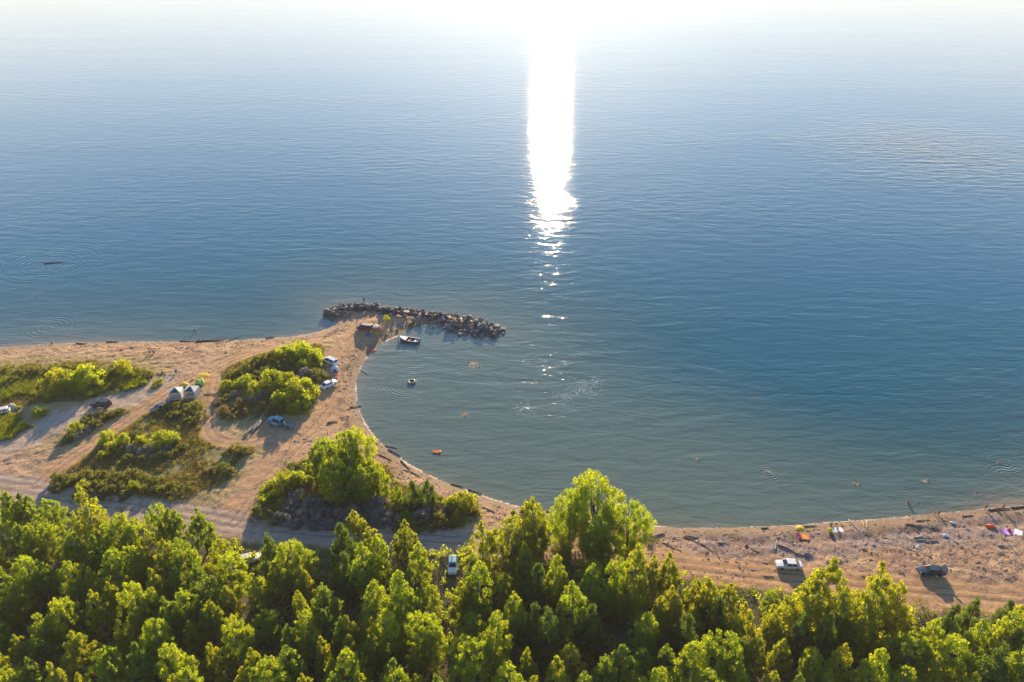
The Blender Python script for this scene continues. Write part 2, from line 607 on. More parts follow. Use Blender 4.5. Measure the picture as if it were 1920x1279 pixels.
off = k.noise(pos, 0.02, 4.0)
depth = k.math('MULTIPLY_ADD', k.math('SUBTRACT', off.outputs[0], 0.5), 0.5, k.attr('deep'))
sx = k.node('SeparateXYZ')
tc = k.node('TexCoord')
k.t.links.new(tc.outputs['Object'], sx.inputs[0])
def radial(px, py):
    cx, cy = G(px, py)
    ddx, ddy = k.math('SUBTRACT', sx.outputs[0], float(cx)), k.math('SUBTRACT', sx.outputs[1], float(cy))
    return k.math('SQRT', k.math('ADD', k.math('MULTIPLY', ddx, ddx), k.math('MULTIPLY', ddy, ddy)))
colr = k.ramp(depth, [(0.0, (.24, .19, .12)), (0.035, (.13, .135, .095)), (0.12, (.068, .110, .092)), (0.35, (.026, .078, .082)), (0.65, (.003, .072, .098)), (1.0, (.0, .070, .112))])
colr = k.mix(k.math('MULTIPLY', k.attr('pale'), 0.75), colr, (.105, .150, .122, 1))
fn = k.noise(pos, 1.7, 4.0)
glint_nz = k.noise(k.coords((3.2, 5.5, 1)), 1.0, 3.0)
# golden splash glints painted into the water colour round the bathers, with stirred-up sand
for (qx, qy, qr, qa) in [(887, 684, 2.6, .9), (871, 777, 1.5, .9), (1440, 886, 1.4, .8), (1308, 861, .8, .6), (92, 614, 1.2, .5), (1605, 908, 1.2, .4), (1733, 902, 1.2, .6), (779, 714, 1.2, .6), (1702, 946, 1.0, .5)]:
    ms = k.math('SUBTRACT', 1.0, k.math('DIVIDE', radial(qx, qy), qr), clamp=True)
    ms = k.math('MULTIPLY', k.math('GREATER_THAN', k.math('MULTIPLY_ADD', ms, .5, glint_nz.outputs[0]), 0.80), qa)
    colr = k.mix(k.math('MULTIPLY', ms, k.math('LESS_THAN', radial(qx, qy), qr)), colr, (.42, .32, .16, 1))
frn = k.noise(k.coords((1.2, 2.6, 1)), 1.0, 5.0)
for (qx, qy, qr) in [(1093, 728, 7.5), (1060, 745, 5.0), (985, 765, 5.0), (1120, 715, 4.0)]:  # ruffled spot in the bay: its sparkle painted as pale froth flecks
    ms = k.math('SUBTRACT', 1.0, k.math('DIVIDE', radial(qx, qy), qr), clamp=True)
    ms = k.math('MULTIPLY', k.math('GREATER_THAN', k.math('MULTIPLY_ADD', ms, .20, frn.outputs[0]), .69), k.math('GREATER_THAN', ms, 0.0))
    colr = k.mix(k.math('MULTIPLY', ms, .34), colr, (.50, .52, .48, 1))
fedge = k.math('MULTIPLY_ADD', fn.outputs[0], 1.5, -0.55)
foam = k.math('MULTIPLY', k.math('LESS_THAN', sdw, fedge), k.math('GREATER_THAN', k.noise(pos, .16, 4.0).outputs[0], 0.44))
colr = k.mix(k.math('MULTIPLY', foam, 0.85), colr, (.50, .41, .31, 1))
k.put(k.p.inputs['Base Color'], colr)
k.put(k.p.inputs['Roughness'], k.math('MULTIPLY_ADD', foam, 0.5, 0.035))
k.p.inputs['IOR'].default_value = 1.333
# ripples: three bands of stretched wavelets, crests roughly parallel to the shore
w1 = k.noise(k.coords((0.11, 0.30, 1), R(6)), 1.0, 2.0, 0.5, 0.4)
w2 = k.noise(k.coords((1.0, 2.3, 1), R(-9)), 1.0, 3.0, 0.55, 0.3)
w3 = k.noise(k.coords((0.36, 0.95, 1), R(24)), 1.0, 2.0, 0.5, 0.6)
patch = k.noise(k.coords((.007, .024, 1), R(8)), 1.0, 4.0)
amp = k.math('MULTIPLY_ADD', patch.outputs[0], 1.5, 0.12)
calm = k.math('MULTIPLY_ADD', k.attr('pale'), -0.35, 1.0)
near = k.math('MULTIPLY', k.attr('near'), calm)
h = k.math('MULTIPLY', w1.outputs[0], k.math('MULTIPLY_ADD', near, 0.06, 0.185))
hs = k.math('MULTIPLY_ADD', w2.outputs[0], 0.066, k.math('MULTIPLY', w3.outputs[0], 0.13))
h = k.math('MULTIPLY_ADD', hs, k.math('MULTIPLY_ADD', near, 0.38, 0.34), h)
gust = k.math('SUBTRACT', 1.0, k.math('DIVIDE', radial(1740, 285), 75.0), clamp=True)
h = k.math('MULTIPLY', h, k.math('MULTIPLY_ADD', gust, 2.6, amp))
RINGS = [(773, 716, 10.5, .9, .022), (887, 683, 4, .8, .013), (870, 777, 3, .7, .012), (1440, 886, 3.2, .7, .03), (92, 614, 8, 1.3, .03), (95, 494, 20, 2.0, .02),
         (1308, 860, 3, .7, .015), (1880, 868, 4.5, .8, .022), (1890, 893, 7, .9, .022), (1700, 935, 5, .9, .012), (366, 620, 5, 1.0, .02), (66, 557, 5, 1.1, .02), (767, 638, 7, 1.1, .016)]
broken = k.math('MULTIPLY_ADD', k.noise(k.coords((.22, .22, 1)), 1.0, 3.0).outputs[0], 3.2, -1.0, clamp=True)
for (rx, ry, rad, lam, am) in RINGS:
    dist = radial(rx, ry)
    xr = k.math('DIVIDE', dist, rad, clamp=True)
    fall = k.math('MULTIPLY', k.math('MULTIPLY', xr, k.math('SUBTRACT', 1.0, xr)), 4.0)
    wv = k.math('SINE', k.math('MULTIPLY', dist, 2 * math.pi / lam))
    h = k.math('MULTIPLY_ADD', k.math('MULTIPLY', k.math('MULTIPLY', wv, fall), broken), am, h)
k.put(k.p.inputs['Normal'], k.bump(h, 1.0, 1.0))
M_WATER = k.mat
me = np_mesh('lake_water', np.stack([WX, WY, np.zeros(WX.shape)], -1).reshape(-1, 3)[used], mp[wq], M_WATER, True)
attr(me, 'sd', WSD.ravel()[used])
attr(me, 'deep', np.clip(WSD.ravel()[used] / 75.0, 0, 1) ** .8)
attr(me, 'near', sstep(215, 150, WY).ravel()[used])
attr(me, 'pale', pale.ravel()[used])
tag(link('lake_water', me), kind='structure')
# ------------------------------------------------------------------ plants
def leaf_mat(name, lo, hi, tr, tfac=0.5, vary=0.12):
    k = NT(name)
    lv = k.attr('lv')
    oi = k.node('ObjectInfo')
    f = k.math('MULTIPLY_ADD', k.math('SUBTRACT', oi.outputs['Random'], 0.5), 0.7, lv, clamp=True)
    c = k.mix(f, (*lo, 1), (*hi, 1))
    k.put(k.p.inputs['Base Color'], c)
    k.p.inputs['Roughness'].default_value = 0.6
    k.p.inputs['Specular IOR Level'].default_value = 0.25
    t_ = k.node('BsdfTranslucent')
    k.put(t_.inputs[0], k.mix(f, (tr[0] * .65, tr[1] * .8, tr[2], 1), (*tr, 1)))
    mx = k.node('MixShader')
    mx.inputs[0].default_value = tfac
    k.t.links.new(k.p.outputs[0], mx.inputs[1])
    k.t.links.new(t_.outputs[0], mx.inputs[2])
    k.t.links.new(mx.outputs[0], k.out.inputs[0])
    return k.mat

LEAF = {
    'green': leaf_mat('leaf_green', (.062, .10, .006), (.13, .175, .008), (.74, .82, .010), .54),
    'dark': leaf_mat('leaf_dark', (.024, .048, .009), (.055, .095, .010), (.28, .42, .010), .44),
    'yellow': leaf_mat('leaf_yellow', (.085, .11, .005), (.16, .18, .006), (.82, .80, .008), .52),
    'olive': leaf_mat('leaf_olive', (.060, .072, .014), (.145, .15, .030), (.42, .42, .02), .42),
    'silver': leaf_mat('leaf_silver', (.14, .14, .135), (.30, .29, .26), (.24, .22, .15), .28),
    'brown': leaf_mat('leaf_brown', (.10, .078, .028), (.24, .17, .05), (.45, .33, .05), .4),
    'grass': leaf_mat('leaf_grass', (.065, .085, .010), (.14, .16, .020), (.38, .42, .018), .45),
    'cool': leaf_mat('leaf_cool', (.045, .080, .010), (.10, .14, .016), (.52, .66, .02), .52),
}
k = NT('bark_pale')
nz = k.noise(k.coords((1, 1, .35)), 6, 4)
k.put(k.p.inputs['Base Color'], k.ramp(nz.outputs[0], [(.42, (.05, .042, .035)), (.52, (.33, .30, .26)), (.8, (.45, .42, .37))]))
k.p.inputs['Roughness'].default_value = .85
BARK_PALE = k.mat
BARK_DARK = simple('bark_dark', (.07, .055, .042), .9, .4, 9, bump=.03)

def leaves(centres, radii, n, leaf, droop, seed, nbias=.6):
    """n small leaf faces gathered round clump centres"""
    g = np.random.default_rng(seed)
    centres, radii = np.asarray(centres), np.asarray(radii)
    w = radii ** 2
    ci = g.choice(len(centres), n, p=w / w.sum())
    d = g.normal(size=(n, 3))
    d /= np.linalg.norm(d, axis=1)[:, None]
    rr = g.random(n) ** .45
    off = d * rr[:, None] * radii[ci][:, None]
    off[:, 2] = off[:, 2] * (1 + .35 * droop) - droop * radii[ci] * .35 * g.random(n)
    p = centres[ci] + off
    nrm = d * nbias + g.normal(size=(n, 3)) * .45 + np.array([0, 0, .25])
    nrm /= np.linalg.norm(nrm, axis=1)[:, None]
    a = np.cross(nrm, g.normal(size=(n, 3)))
    a[:, 2] -= .25 * droop
    a /= np.linalg.norm(a, axis=1)[:, None] + 1e-9
    b = np.cross(nrm, a)
    L = leaf * (.6 + .8 * g.random(n))[:, None]
    W = L * (.38 + .2 * g.random(n))[:, None]
    v = np.stack([p - a * L * .5, p + b * W * .5 - a * L * .05, p + a * L * .5, p - b * W * .5 - a * L * .05], 1).reshape(-1, 3)
    f = np.arange(4 * n).reshape(n, 4)
    lv = np.clip(.5 + .22 * g.normal(size=n) + .55 * (g.random(len(centres)) - .5)[ci], 0, 1)
    return v, f, np.repeat(lv, 4)

def leaf_mesh(name, v, f, lv, mat):
    me = np_mesh(name, v, f, mat)
    attr(me, 'lv', lv)
    return me

def tree_meshes(seed, H, Rr, base, prof, nc, nl, leaf, mat, bark, droop=.4, stems=1, cr=.30):
    """crown and trunk meshes of one tree; prof gives the crown's relative radius from base to tip"""
    g = np.random.default_rng(seed)
    cs, rs = [], []
    lean = g.normal(size=2) * .03 * H
    ph = g.random(4) * 6.28
    while len(cs) < nc:
        t_ = g.random()
        r = prof(t_)
        if g.random() > r * .8 + .32:
            continue
        a = g.random() * 2 * math.pi
        lob = 1 + .22 * math.sin(2 * a + ph[0]) + .16 * math.sin(3 * a + ph[1] + 4 * t_)
        rad = Rr * r * lob * (.35 + .65 * math.sqrt(g.random()))
        z = base + (H - base) * t_ - Rr * (.16 + .12 * g.random())
        cs.append((math.cos(a) * rad + lean[0] * t_, math.sin(a) * rad + lean[1] * t_, z))
        rs.append(Rr * cr * (.65 + .7 * g.random()) * (.55 + .45 * r))
    cs.append((lean[0], lean[1], H - Rr * .2)); rs.append(Rr * cr * .6)
    v, f, lv = leaves(cs, rs, nl, leaf, droop, seed + 1)
    crown = leaf_mesh('crown', v, f, lv, mat)
    m = MB()
    for s in range(stems):
        o = Vector((0, 0, 0)) if s == 0 else Vector((g.normal() * .3, g.normal() * .3, 0))
        tip = Vector((lean[0] + (g.normal() * .25 * Rr if s else 0), lean[1] + (g.normal() * .25 * Rr if s else 0), H * (.9 if s == 0 else .75)))
        pts = [o + Vector((0, 0, -.4))] + [o.lerp(tip, q) + Vector((g.normal() * .05, g.normal() * .05, 0)) * H * .1 for q in (.2, .4, .6, .8, 1)]
        r0 = .017 * H / (1 + .25 * (stems - 1))
        m.tube(pts, [r0 * 1.25, r0, r0 * .85, r0 * .65, r0 * .4, r0 * .12], 6)
        for i in g.choice(len(cs), min(len(cs), 14), replace=False):
            c = Vector(cs[i])
            q = min(max((c.z - Rr * .5) / H, .12), .8)
            st = o.lerp(tip, q)
            m.tube([st, st.lerp(c, .5) + Vector((0, 0, .06 * Rr)), c], [r0 * .38, r0 * .25, r0 * .06], 4)
    return crown, m.mesh('trunk', bark, True)

P_round = lambda t_: math.sin(math.pi * min(1, .16 + .80 * t_)) ** .75
P_column = lambda t_: (min(1, .55 + t_ * 1.6) if t_ < .3 else (1 - ((t_ - .3) / .72) ** 1.8) ** .8)
P_cone = lambda t_: max(.06, min(1, .6 + 2.5 * t_) * (1 - t_) ** .72 * 1.15)
P_dome = lambda t_: (1 - t_ ** 2.2) ** .6
P_egg = lambda t_: math.sin(math.pi * min(1, .10 + .86 * t_ ** .85)) ** .65

P_plume = lambda t_: max(.05, min(1, .45 + 2.2 * t_) * (1 - t_ ** 1.7) ** .8)
KIND = {}
def reg(kind, n, **kw):
    KIND[kind] = []
    for i in range(n):
        a = dict(kw)
        h0 = a['H']
        a['seed'] = hash_kind(kind) + i * 7
        KIND[kind].append((h0, tree_meshes(**a)))
def hash_kind(s):
    return sum(ord(c) * (i + 3) for i, c in enumerate(s)) * 10

reg('round', 5, H=10, Rr=2.6, base=1.4, prof=P_egg, nc=150, nl=15000, leaf=.25, cr=.17, mat=LEAF['green'], bark=BARK_PALE, droop=.6)
reg('roundy', 3, H=10, Rr=2.45, base=1.3, prof=P_plume, nc=140, nl=14000, leaf=.25, cr=.17, mat=LEAF['yellow'], bark=BARK_PALE, droop=.6)
reg('roundc', 4, H=10, Rr=2.6, base=1.6, prof=P_plume, nc=130, nl=13000, leaf=.27, mat=LEAF['cool'], bark=BARK_DARK, droop=.2, cr=.18)
reg('column', 3, H=11, Rr=2.0, base=1.0, prof=P_column, nc=140, nl=14000, leaf=.24, mat=LEAF['green'], bark=BARK_PALE, droop=.7, cr=.21)
reg('dark', 3, H=10, Rr=2.3, base=.8, prof=P_cone, nc=90, nl=13000, leaf=.25, mat=LEAF['dark'], bark=BARK_DARK, droop=.4)
reg('poplar', 4, H=13, Rr=3.6, base=1.6, prof=P_cone, nc=110, nl=15000, leaf=.29, mat=LEAF['yellow'], bark=BARK_PALE, droop=.1, stems=2, cr=.19)
reg('spread', 3, H=14, Rr=5.4, base=2.2, prof=P_round, nc=130, nl=22000, leaf=.32, mat=LEAF['green'], bark=BARK_DARK, droop=.2, stems=3, cr=.17)
reg('bright', 4, H=3.4, Rr=2.2, base=.2, prof=P_dome, nc=34, nl=4200, leaf=.26, mat=LEAF['yellow'], bark=BARK_DARK, droop=0, stems=3, cr=.30)
reg('greenbush', 4, H=3.2, Rr=2.0, base=.2, prof=P_dome, nc=32, nl=3800, leaf=.26, mat=LEAF['green'], bark=BARK_DARK, droop=.1, stems=3, cr=.32)
reg('olive', 5, H=1.9, Rr=1.5, base=.1, prof=P_dome, nc=26, nl=2400, leaf=.22, mat=LEAF['olive'], bark=BARK_DARK, droop=0, stems=3, cr=.30)
reg('silver', 4, H=1.8, Rr=1.5, base=.1, prof=P_dome, nc=24, nl=2400, leaf=.20, mat=LEAF['silver'], bark=BARK_DARK, droop=0, stems=3, cr=.34)
reg('brown', 3, H=1.2, Rr=1.1, base=.05, prof=P_dome, nc=18, nl=1400, leaf=.2, mat=LEAF['brown'], bark=BARK_DARK, droop=0, stems=3, cr=.34)

LOOK = {'roundc': 'rounded cool green leafy tree', 'round': 'rounded mid green leafy tree', 'roundy': 'rounded yellow green leafy tree', 'column': 'narrow columnar green tree', 'dark': 'dark green conical tree',
        'poplar': 'airy pointed yellow green tree', 'spread': 'broad spreading green tree', 'bright': 'bright yellow green bush', 'greenbush': 'mid green leafy bush',
        'olive': 'low olive green shrub', 'silver': 'low silvery grey shrub', 'brown': 'low brownish dry shrub'}
NAME = {'roundc': 'leafy_tree', 'round': 'leafy_tree', 'roundy': 'leafy_tree', 'column': 'columnar_tree', 'dark': 'conical_tree', 'poplar': 'pointed_tree', 'spread': 'spreading_tree',
        'bright': 'bush', 'greenbush': 'bush', 'olive': 'shrub', 'silver': 'shrub', 'brown': 'shrub'}
_n = {}
PLANTS = []          # (object, kind, x, y)
def plant(kind, x, y, H, label, group, wide=1.0):
    i = _n.get(kind, 0)
    _n[kind] = i + 1
    h0, (cm, tm) = KIND[kind][i % len(KIND[kind])]
    cat = 'tree' if 'tree' in NAME[kind] else ('bush' if NAME[kind] == 'bush' else 'shrub')
    o = thing(NAME[kind], label, cat, (x, y, hz(x, y) - .03), random.random() * 6.28, group)
    s = H / h0
    o.scale = (s * wide, s * wide, s)
    link('crown', cm, o)
    link('trunk' if cat == 'tree' else 'stem', tm, o)
    return o

ORD = ['first', 'second', 'third', 'fourth', 'fifth', 'sixth', 'seventh', 'eighth', 'ninth', 'tenth', 'eleventh', 'twelfth', 'thirteenth', 'fourteenth', 'fifteenth',
       'sixteenth', 'seventeenth', 'eighteenth', 'nineteenth']
def ordinal(i):
    if i < 19:
        return ORD[i]
    tens = ['twenty', 'thirty', 'forty', 'fifty', 'sixty']
    tt, u = divmod(i + 1, 10)
    w = tens[tt - 2]
    return (w[:-1] + 'ieth') if u == 0 else w + '-' + ORD[u - 1]

# ---- the wood: the tops read off the photo; r/y/c/d/p = kind
TOPS = """-15,960r -22,1010y -12,1060r -20,1110y -8,1160r -18,1215y 4,1262r -28,1260r -40,985r -45,1050r -45,1140r 1936,1160d 1932,1215c 1942,1262r 1945,1120y 6,920r 34,927r 84,938r 150,918p 178,968y 212,962r 231,972y 290,947r 318,952r 368,952r 28,983r 50,990r 122,1000r 171,1005r 259,1014y 296,1017y 240,1022r 396,1037y
72,1055r 168,1064y 287,1067y 327,1061r 365,1058r 206,1089y 246,1092r 168,1111y 19,1092r 268,1105r 380,1080r 384,1126y 427,1098y 483,1086r 221,1167y 281,1167r 69,1151r 352,1170y 437,1158r
100,1242y 50,1239r 203,1245r 474,1211y 452,1257y 315,1264y 346,1254r 147,1267y 493,1242r 9,1123y 187,1217r 437,970d 499,1005d 545,1009r 638,982d 666,958y 693,985y 706,1001c 682,1015c 641,1034d
753,979y 783,1017c 824,1023c 887,1045d 867,1085y 515,1058y 567,1066y 480,1086y 605,1143r 575,1151r 537,1173r 638,1159r 657,1154y 717,1146c 685,1165y 758,1146y 786,1148r 816,1170r 867,1200r 887,1203r 777,1203y
693,1192r 657,1192y 603,1200y 646,1225r 676,1227y 532,1214r 499,1244y 737,1236r 614,1233y 625,1257r 469,1257r 676,1263y 735,1265r 780,1262y 820,1268r 570,1262y
903,977p 943,953p 1003,928p 983,945p 987,1013y 893,1047c 963,1110c 1010,1057d 1043,1043c 1157,1050c 1193,1020p 1227,1043y 1262,1040y 1187,1093y 1307,1083y 1337,1080y 1370,1090y 1350,1117d 1407,1130y 1457,1137y
1063,1203y 990,1220y 1167,1210r 1207,1213r 1250,1210r 1300,1210r 1363,1190r 1393,1193r 1427,1193y 957,1253r 1133,1230r 1047,1240y 1457,1263y 1033,1143d 1095,1262r 1000,1265y 1185,1262y 1240,1260r 1330,1255r 1395,1250y
1565,1047p 1540,1072p 1592,1095p 1678,1055p 1648,1084p 1702,1088p 1510,1084p 1795,1137d 1838,1120d 1898,1130d 1760,1160c 1515,1150d 1558,1152d 1455,1140y 1630,1125p 1728,1172y 1610,1155y 1672,1190y 1720,1188r 1790,1192r
1852,1160c 1915,1140c 1465,1195y 1580,1202y 1660,1222r 1532,1220r 1620,1255y 1700,1250r 1760,1238y 1820,1225r 1875,1215d 1905,1240r 1840,1265y 1500,1265r 1560,1262y 1910,1185d 60,1195r 130,1190y 250,1205r 320,1210r 400,1205y
110,1125r 30,1190y 310,1120r 340,1110r 445,1050y 75,985r 205,1035r 120,1060r 45,1040r 330,1010r 420,1040r 925,1150c 1080,1090c 1105,1055c 1130,985c 1240,1120y 1210,1150r 1290,1150d 1265,1095y 1110,1135d 1000,1130d 745,1075c 700,1090c 600,1095r 560,1110y"""
HT = {'r': 9.5, 'y': 9.0, 'c': 11.5, 'd': 10.0, 'p': 12.5}
KD = {'r': 'round', 'y': 'roundy', 'c': 'column', 'd': 'dark', 'p': 'poplar'}
wood = []
for tok in TOPS.split():
    a, b = tok[:-1].split(',')
    a, b, c = float(a), float(b), tok[-1]
    H = HT[c] * (.86 + .34 * random.random())
    x, y = G(a, b, H + .9)
    kd_ = 'roundc' if c == 'r' and random.random() < .35 else KD[c]
    wood.append([kd_, x, y, H, .74 + .34 * random.random()])
for (a, b, kd, H, w) in [(1122, 888, 'spread', 15, 1.0), (1072, 915, 'spread', 12.5, .75), (1185, 930, 'spread', 12.5, .7), (1130, 960, 'column', 12.5, 1.2)]:
    x, y = G(a, b, H + .9)
    wood.append([kd, x, y, H, w])
GAPS = [(470, 1042, 26, 60), (848, 1056, 22, 42)]            # clearings where the two hidden cars stand
def in_gap(x, y, H):
    # a clearing is kept free on the camera's side of each parked car
    for (gpx, gpy, w, tall) in GAPS:
        cx, cy = G(gpx, gpy, .9)
        if abs(x - cx * y / cy) < 2.3 and cy - 13 < y < cy + 2.5:
            return True
    return False
def forest_depth(x, y):
    return float(poly_sd(np.array([x]), np.array([y]), FOREST)[0])
wood = [w_ for w_ in wood if forest_depth(w_[1], w_[2]) > -2.5 and not in_gap(w_[1], w_[2], w_[3])]
# younger trees fill the gaps between them
pts = [(w_[1], w_[2]) for w_ in wood]
tries = 0
while len(wood) < 285 and tries < 9000:
    tries += 1
    x, y = random.uniform(-105, 105), random.uniform(72, 124)
    if abs(x) > .70 * y + 12 or forest_depth(x, y) < 5 or in_gap(x, y, 7):
        continue
    if min((x - a) ** 2 + (y - b) ** 2 for a, b in pts) < 4.8 ** 2:
        continue
    pts.append((x, y))
    H = random.uniform(5.0, 6.5) + min(1.8, max(0, (forest_depth(x, y) - 8) * .15))
    wood.append([random.choice(['round', 'roundy', 'round', 'column']), x, y, H, 1.1])
ROWS = [(100, 200, 'along the road'), (93, 100, 'behind the wood edge'), (87, 93, 'in mid wood'), (81, 87, 'in the lower wood'), (0, 81, 'along the photo bottom')]
def rowname(y):
    for a, b, s in ROWS:
        if a <= y < b:
            return s
buckets = {}
for w_ in wood:
    buckets.setdefault((w_[0], rowname(w_[2])), []).append(w_)
for (kd, row), lst in buckets.items():
    lst.sort(key=lambda w_: w_[1] / w_[2])
    for i, (k_, x, y, H, wd) in enumerate(lst):
        lab = f'{LOOK[kd]} {row}, {ordinal(i)} such from left' if len(lst) > 1 else f'the only {LOOK[kd]} {row}'
        plant(kd, x, y, H, lab, 'trees of the wood below the road', wd)

# ---- thickets between the tracks: (photo x, photo y of the top, kind, height, width)
BUSH = {
 'in the far left scrub': """32,693o2.2 52,688o2.2 75,690o2 97,685o2.3 120,686o2.4 140,684o2.4 160,687o2.2 182,689o2.2 203,688o2.2 226,676b4.2 252,692o2.3 275,697o1.8 15,708o2.2 240,694g2.4
   104,694b5.6 152,688g5.6 124,700g4.6 170,706g3.8 88,712b4 68,765g2.6 215,692o2.2 62,690o2.1 8,690o2 -12,695o2""",
 'on the strip between tracks': """140,795g2.4 172,778o1.8 190,772o1.8 215,770o1.6 130,812o1.8 155,788o1.6 175,790o1.8 160,802s1.5 145,815s1.4 200,778r1.2 225,768r1.2 122,822o1.5""",
 'in the mid camp scrub': """311,758b1.8 332,757o1.8 362,757o2.2 372,775o1.8 348,768o1.9 295,768o1.6 325,775o1.7 355,785o1.7 195,812g2.6 230,818g2.6 262,820g2.2 302,813g3.4 204,832b2.3 190,850b2 247,838s1.5 270,842s1.6
   285,835s1.5 320,820o1.8 283,815o1.7 250,812o1.6 216,845o1.6 240,855o1.6 262,858o1.5 300,850o1.7 325,845o1.6 340,835o1.5 232,835o1.5 310,838s1.4 107,893o2 125,898o2 140,893o2.1 162,886o2.1 188,887o2.1 215,890o2.1 242,885o2.2
   265,888o2.1 287,898o2 155,905b2.4 180,905o2 200,908o2 228,908o1.9 250,905g2.1 275,912o1.8 300,915o1.7 320,905o1.6 335,915o1.5 412,872o1.9 430,880o1.6 395,880r1.2 442,836o1.8 460,842o1.6 425,845r1.2 110,910o1.7 150,922o1.8 190,922o1.7 235,922o1.6 315,925r1.2 360,905r1.1""",
 'in the thicket beside white cars': """560,640g5.6 584,652g4.4 535,650g4.8 515,655o3.4 497,664o3 465,678o2.8 480,668o2.6 448,690o2.4 435,698o2.2 422,716g2.2 457,706g3.2 475,718b3 508,698g4.4 535,702b4.4 552,712b5.4 568,710g4.2 525,738g3.2
   567,692s3 592,690o3 540,668o2.8 500,690o2.4 485,700o2.2 520,680o2.6 550,690o2.4 566,676g3 417,765r1.6 442,762r1.6 460,768r1.4 430,775r1.5 450,750r1.6 440,735s1.8 470,745s1.8 490,735s1.8 495,755r1.5 480,765r1.4
   505,765o1.6 410,750r1.4 425,740o1.6 570,740g3.2 558,752b3""",
 'in the pointed bayside thicket': """530,890b4.2 553,890g3.6 525,940b2 512,902b2.6 545,872o2.6 560,868o2.4 580,868o2.4 572,958s2.4 580,940s2.4 561,925s2.4 545,940s2 712,938s2.6 697,948s2.2 603,958s2.2 634,955s2.2 788,962s2 817,960o2.2 827,968o2.2
   762,960g2.2 494,935g2.2 486,950o2.2 504,960o2.2 520,965s1.8 535,970s1.8 555,978s1.6 590,975s1.8 620,978s1.6 650,975s1.7 675,968s2 660,955s2.2 735,965s1.9 750,978o1.8 775,980o1.8 805,980o1.7 840,975o1.6 858,970o1.6 600,940s2.2 622,935s2.2
   866,922b4.4 882,930b3 850,932b3.2 740,940o2.2 765,945o2.2 820,940o2.4 700,970s1.8 718,975s1.6 805,945s2.2 508,925g2.4 498,915b2.2 540,955s1.8 690,930s2.2 840,950s2""",
}
BK = {'b': 'bright', 'g': 'greenbush', 'o': 'olive', 's': 'silver', 'r': 'brown'}
for where, txt in BUSH.items():
    items = {}
    for tok in txt.split():
        for c in BK:
            if c in tok:
                pos_, h_ = tok.split(c)
                a, b = (float(q) for q in pos_.split(','))
                items.setdefault(c, []).append((a, b, float(h_)))
    for c, lst in items.items():
        lst.sort()
        for i, (a, b, H) in enumerate(lst):
            x, y = G(a, b, H * .93 + .95)
            lab = f'{LOOK[BK[c]]} {where}, {ordinal(i)} such from left' if len(lst) > 1 else f'the only {LOOK[BK[c]]} {where}'
            plant(BK[c], x, y, H, lab, 'bushes ' + where, random.uniform(.95, 1.25))
# the tall stand on the point, each tree by its own top
for (a, b, kd, H, wd, lab) in [
    (662, 797, 'spread', 13.0, .62, 'tallest green tree in the stand on the point beside the bay'),
    (612, 818, 'round', 12.0, 1.05, 'tall leafy tree on the left flank of the stand on the point'),
    (640, 806, 'round', 12.5, .95, 'tall leafy tree just left of the tallest one on the point'),
    (624, 858, 'round', 11.0, 1.15, 'grey green rounded tree at the front of the stand on the point'),
    (588, 838, 'roundy', 9.5, 1.0, 'yellow green tree at the left edge of the stand on the point'),
    (676, 872, 'column', 9.5, 1.1, 'narrow tree at the front right of the stand on the point'),
    (692, 856, 'round', 9.0, .9, 'leafy tree on the right flank of the stand on the point'),
    (712, 880, 'round', 7.5, .9, 'smaller tree stepping down right of the stand on the point'),
    (741, 910, 'column', 5.5, 1.1, 'short narrow tree alone between the stand and the dark pair on the point'),
    (774, 900, 'dark', 7.0, 1.25, 'left tree of the dark green pair near the tip of the point'),
    (797, 897, 'dark', 7.0, 1.2, 'right tree of the dark green pair near the tip of the point'),
    (650, 840, 'roundy', 10.5, .95, 'sunlit yellow green tree in the heart of the stand on the point')]:
    x, y = G(a, b, H + .9)
    plant(kd, x, y, H, lab, 'trees on the point by the bay', wd)
for (a, b, H, lab) in [(724, 588, 1.7, 'yellow green bush growing among the breakwater boulders near the parked brown car'),
                       (769, 596, 1.2, 'small yellow bush at the inner foot of the breakwater, halfway along'),
                       (812, 584, 1.2, 'small yellow green bush on the crest of the breakwater near its right half')]:
    x, y = G(a, b, H + 1.2)
    plant('bright', x, y, H, lab, None, .8)

# ---- stuff: grass, scrub litter and the undergrowth of the wood
def scatter(n, accept, xr, yr, seed):
    g = np.random.default_rng(seed)
    out = []
    tot = 0
    while tot < n:
        x, y = g.uniform(*xr, n * 2), g.uniform(*yr, n * 2)
        keep_ = accept(x, y)
        out.append(np.stack([x[keep_], y[keep_]], 1))
        tot += keep_.sum()
    return np.concatenate(out)[:n]
def hz_arr(x, y):
    fx = np.clip((x - _fx0) / .45, 0, 643.0); fy = np.clip((y - _fy0) / .45, 0, 300.0)
    i, j = fx.astype(int), fy.astype(int)
    a, b = fx - i, fy - j
    q = lambda di, dj: LH[_iy0 + j + dj, _ix0 + i + di]
    return (q(0, 0) * (1 - a) + q(1, 0) * a) * (1 - b) + (q(0, 1) * (1 - a) + q(1, 1) * a) * b
def mask_at(m, x, y):
    i = np.clip(((x - _fx0) / .45).astype(int), 0, 643); j = np.clip(((y - _fy0) / .45).astype(int), 0, 300)
    return m[_iy0 + j, _ix0 + i]
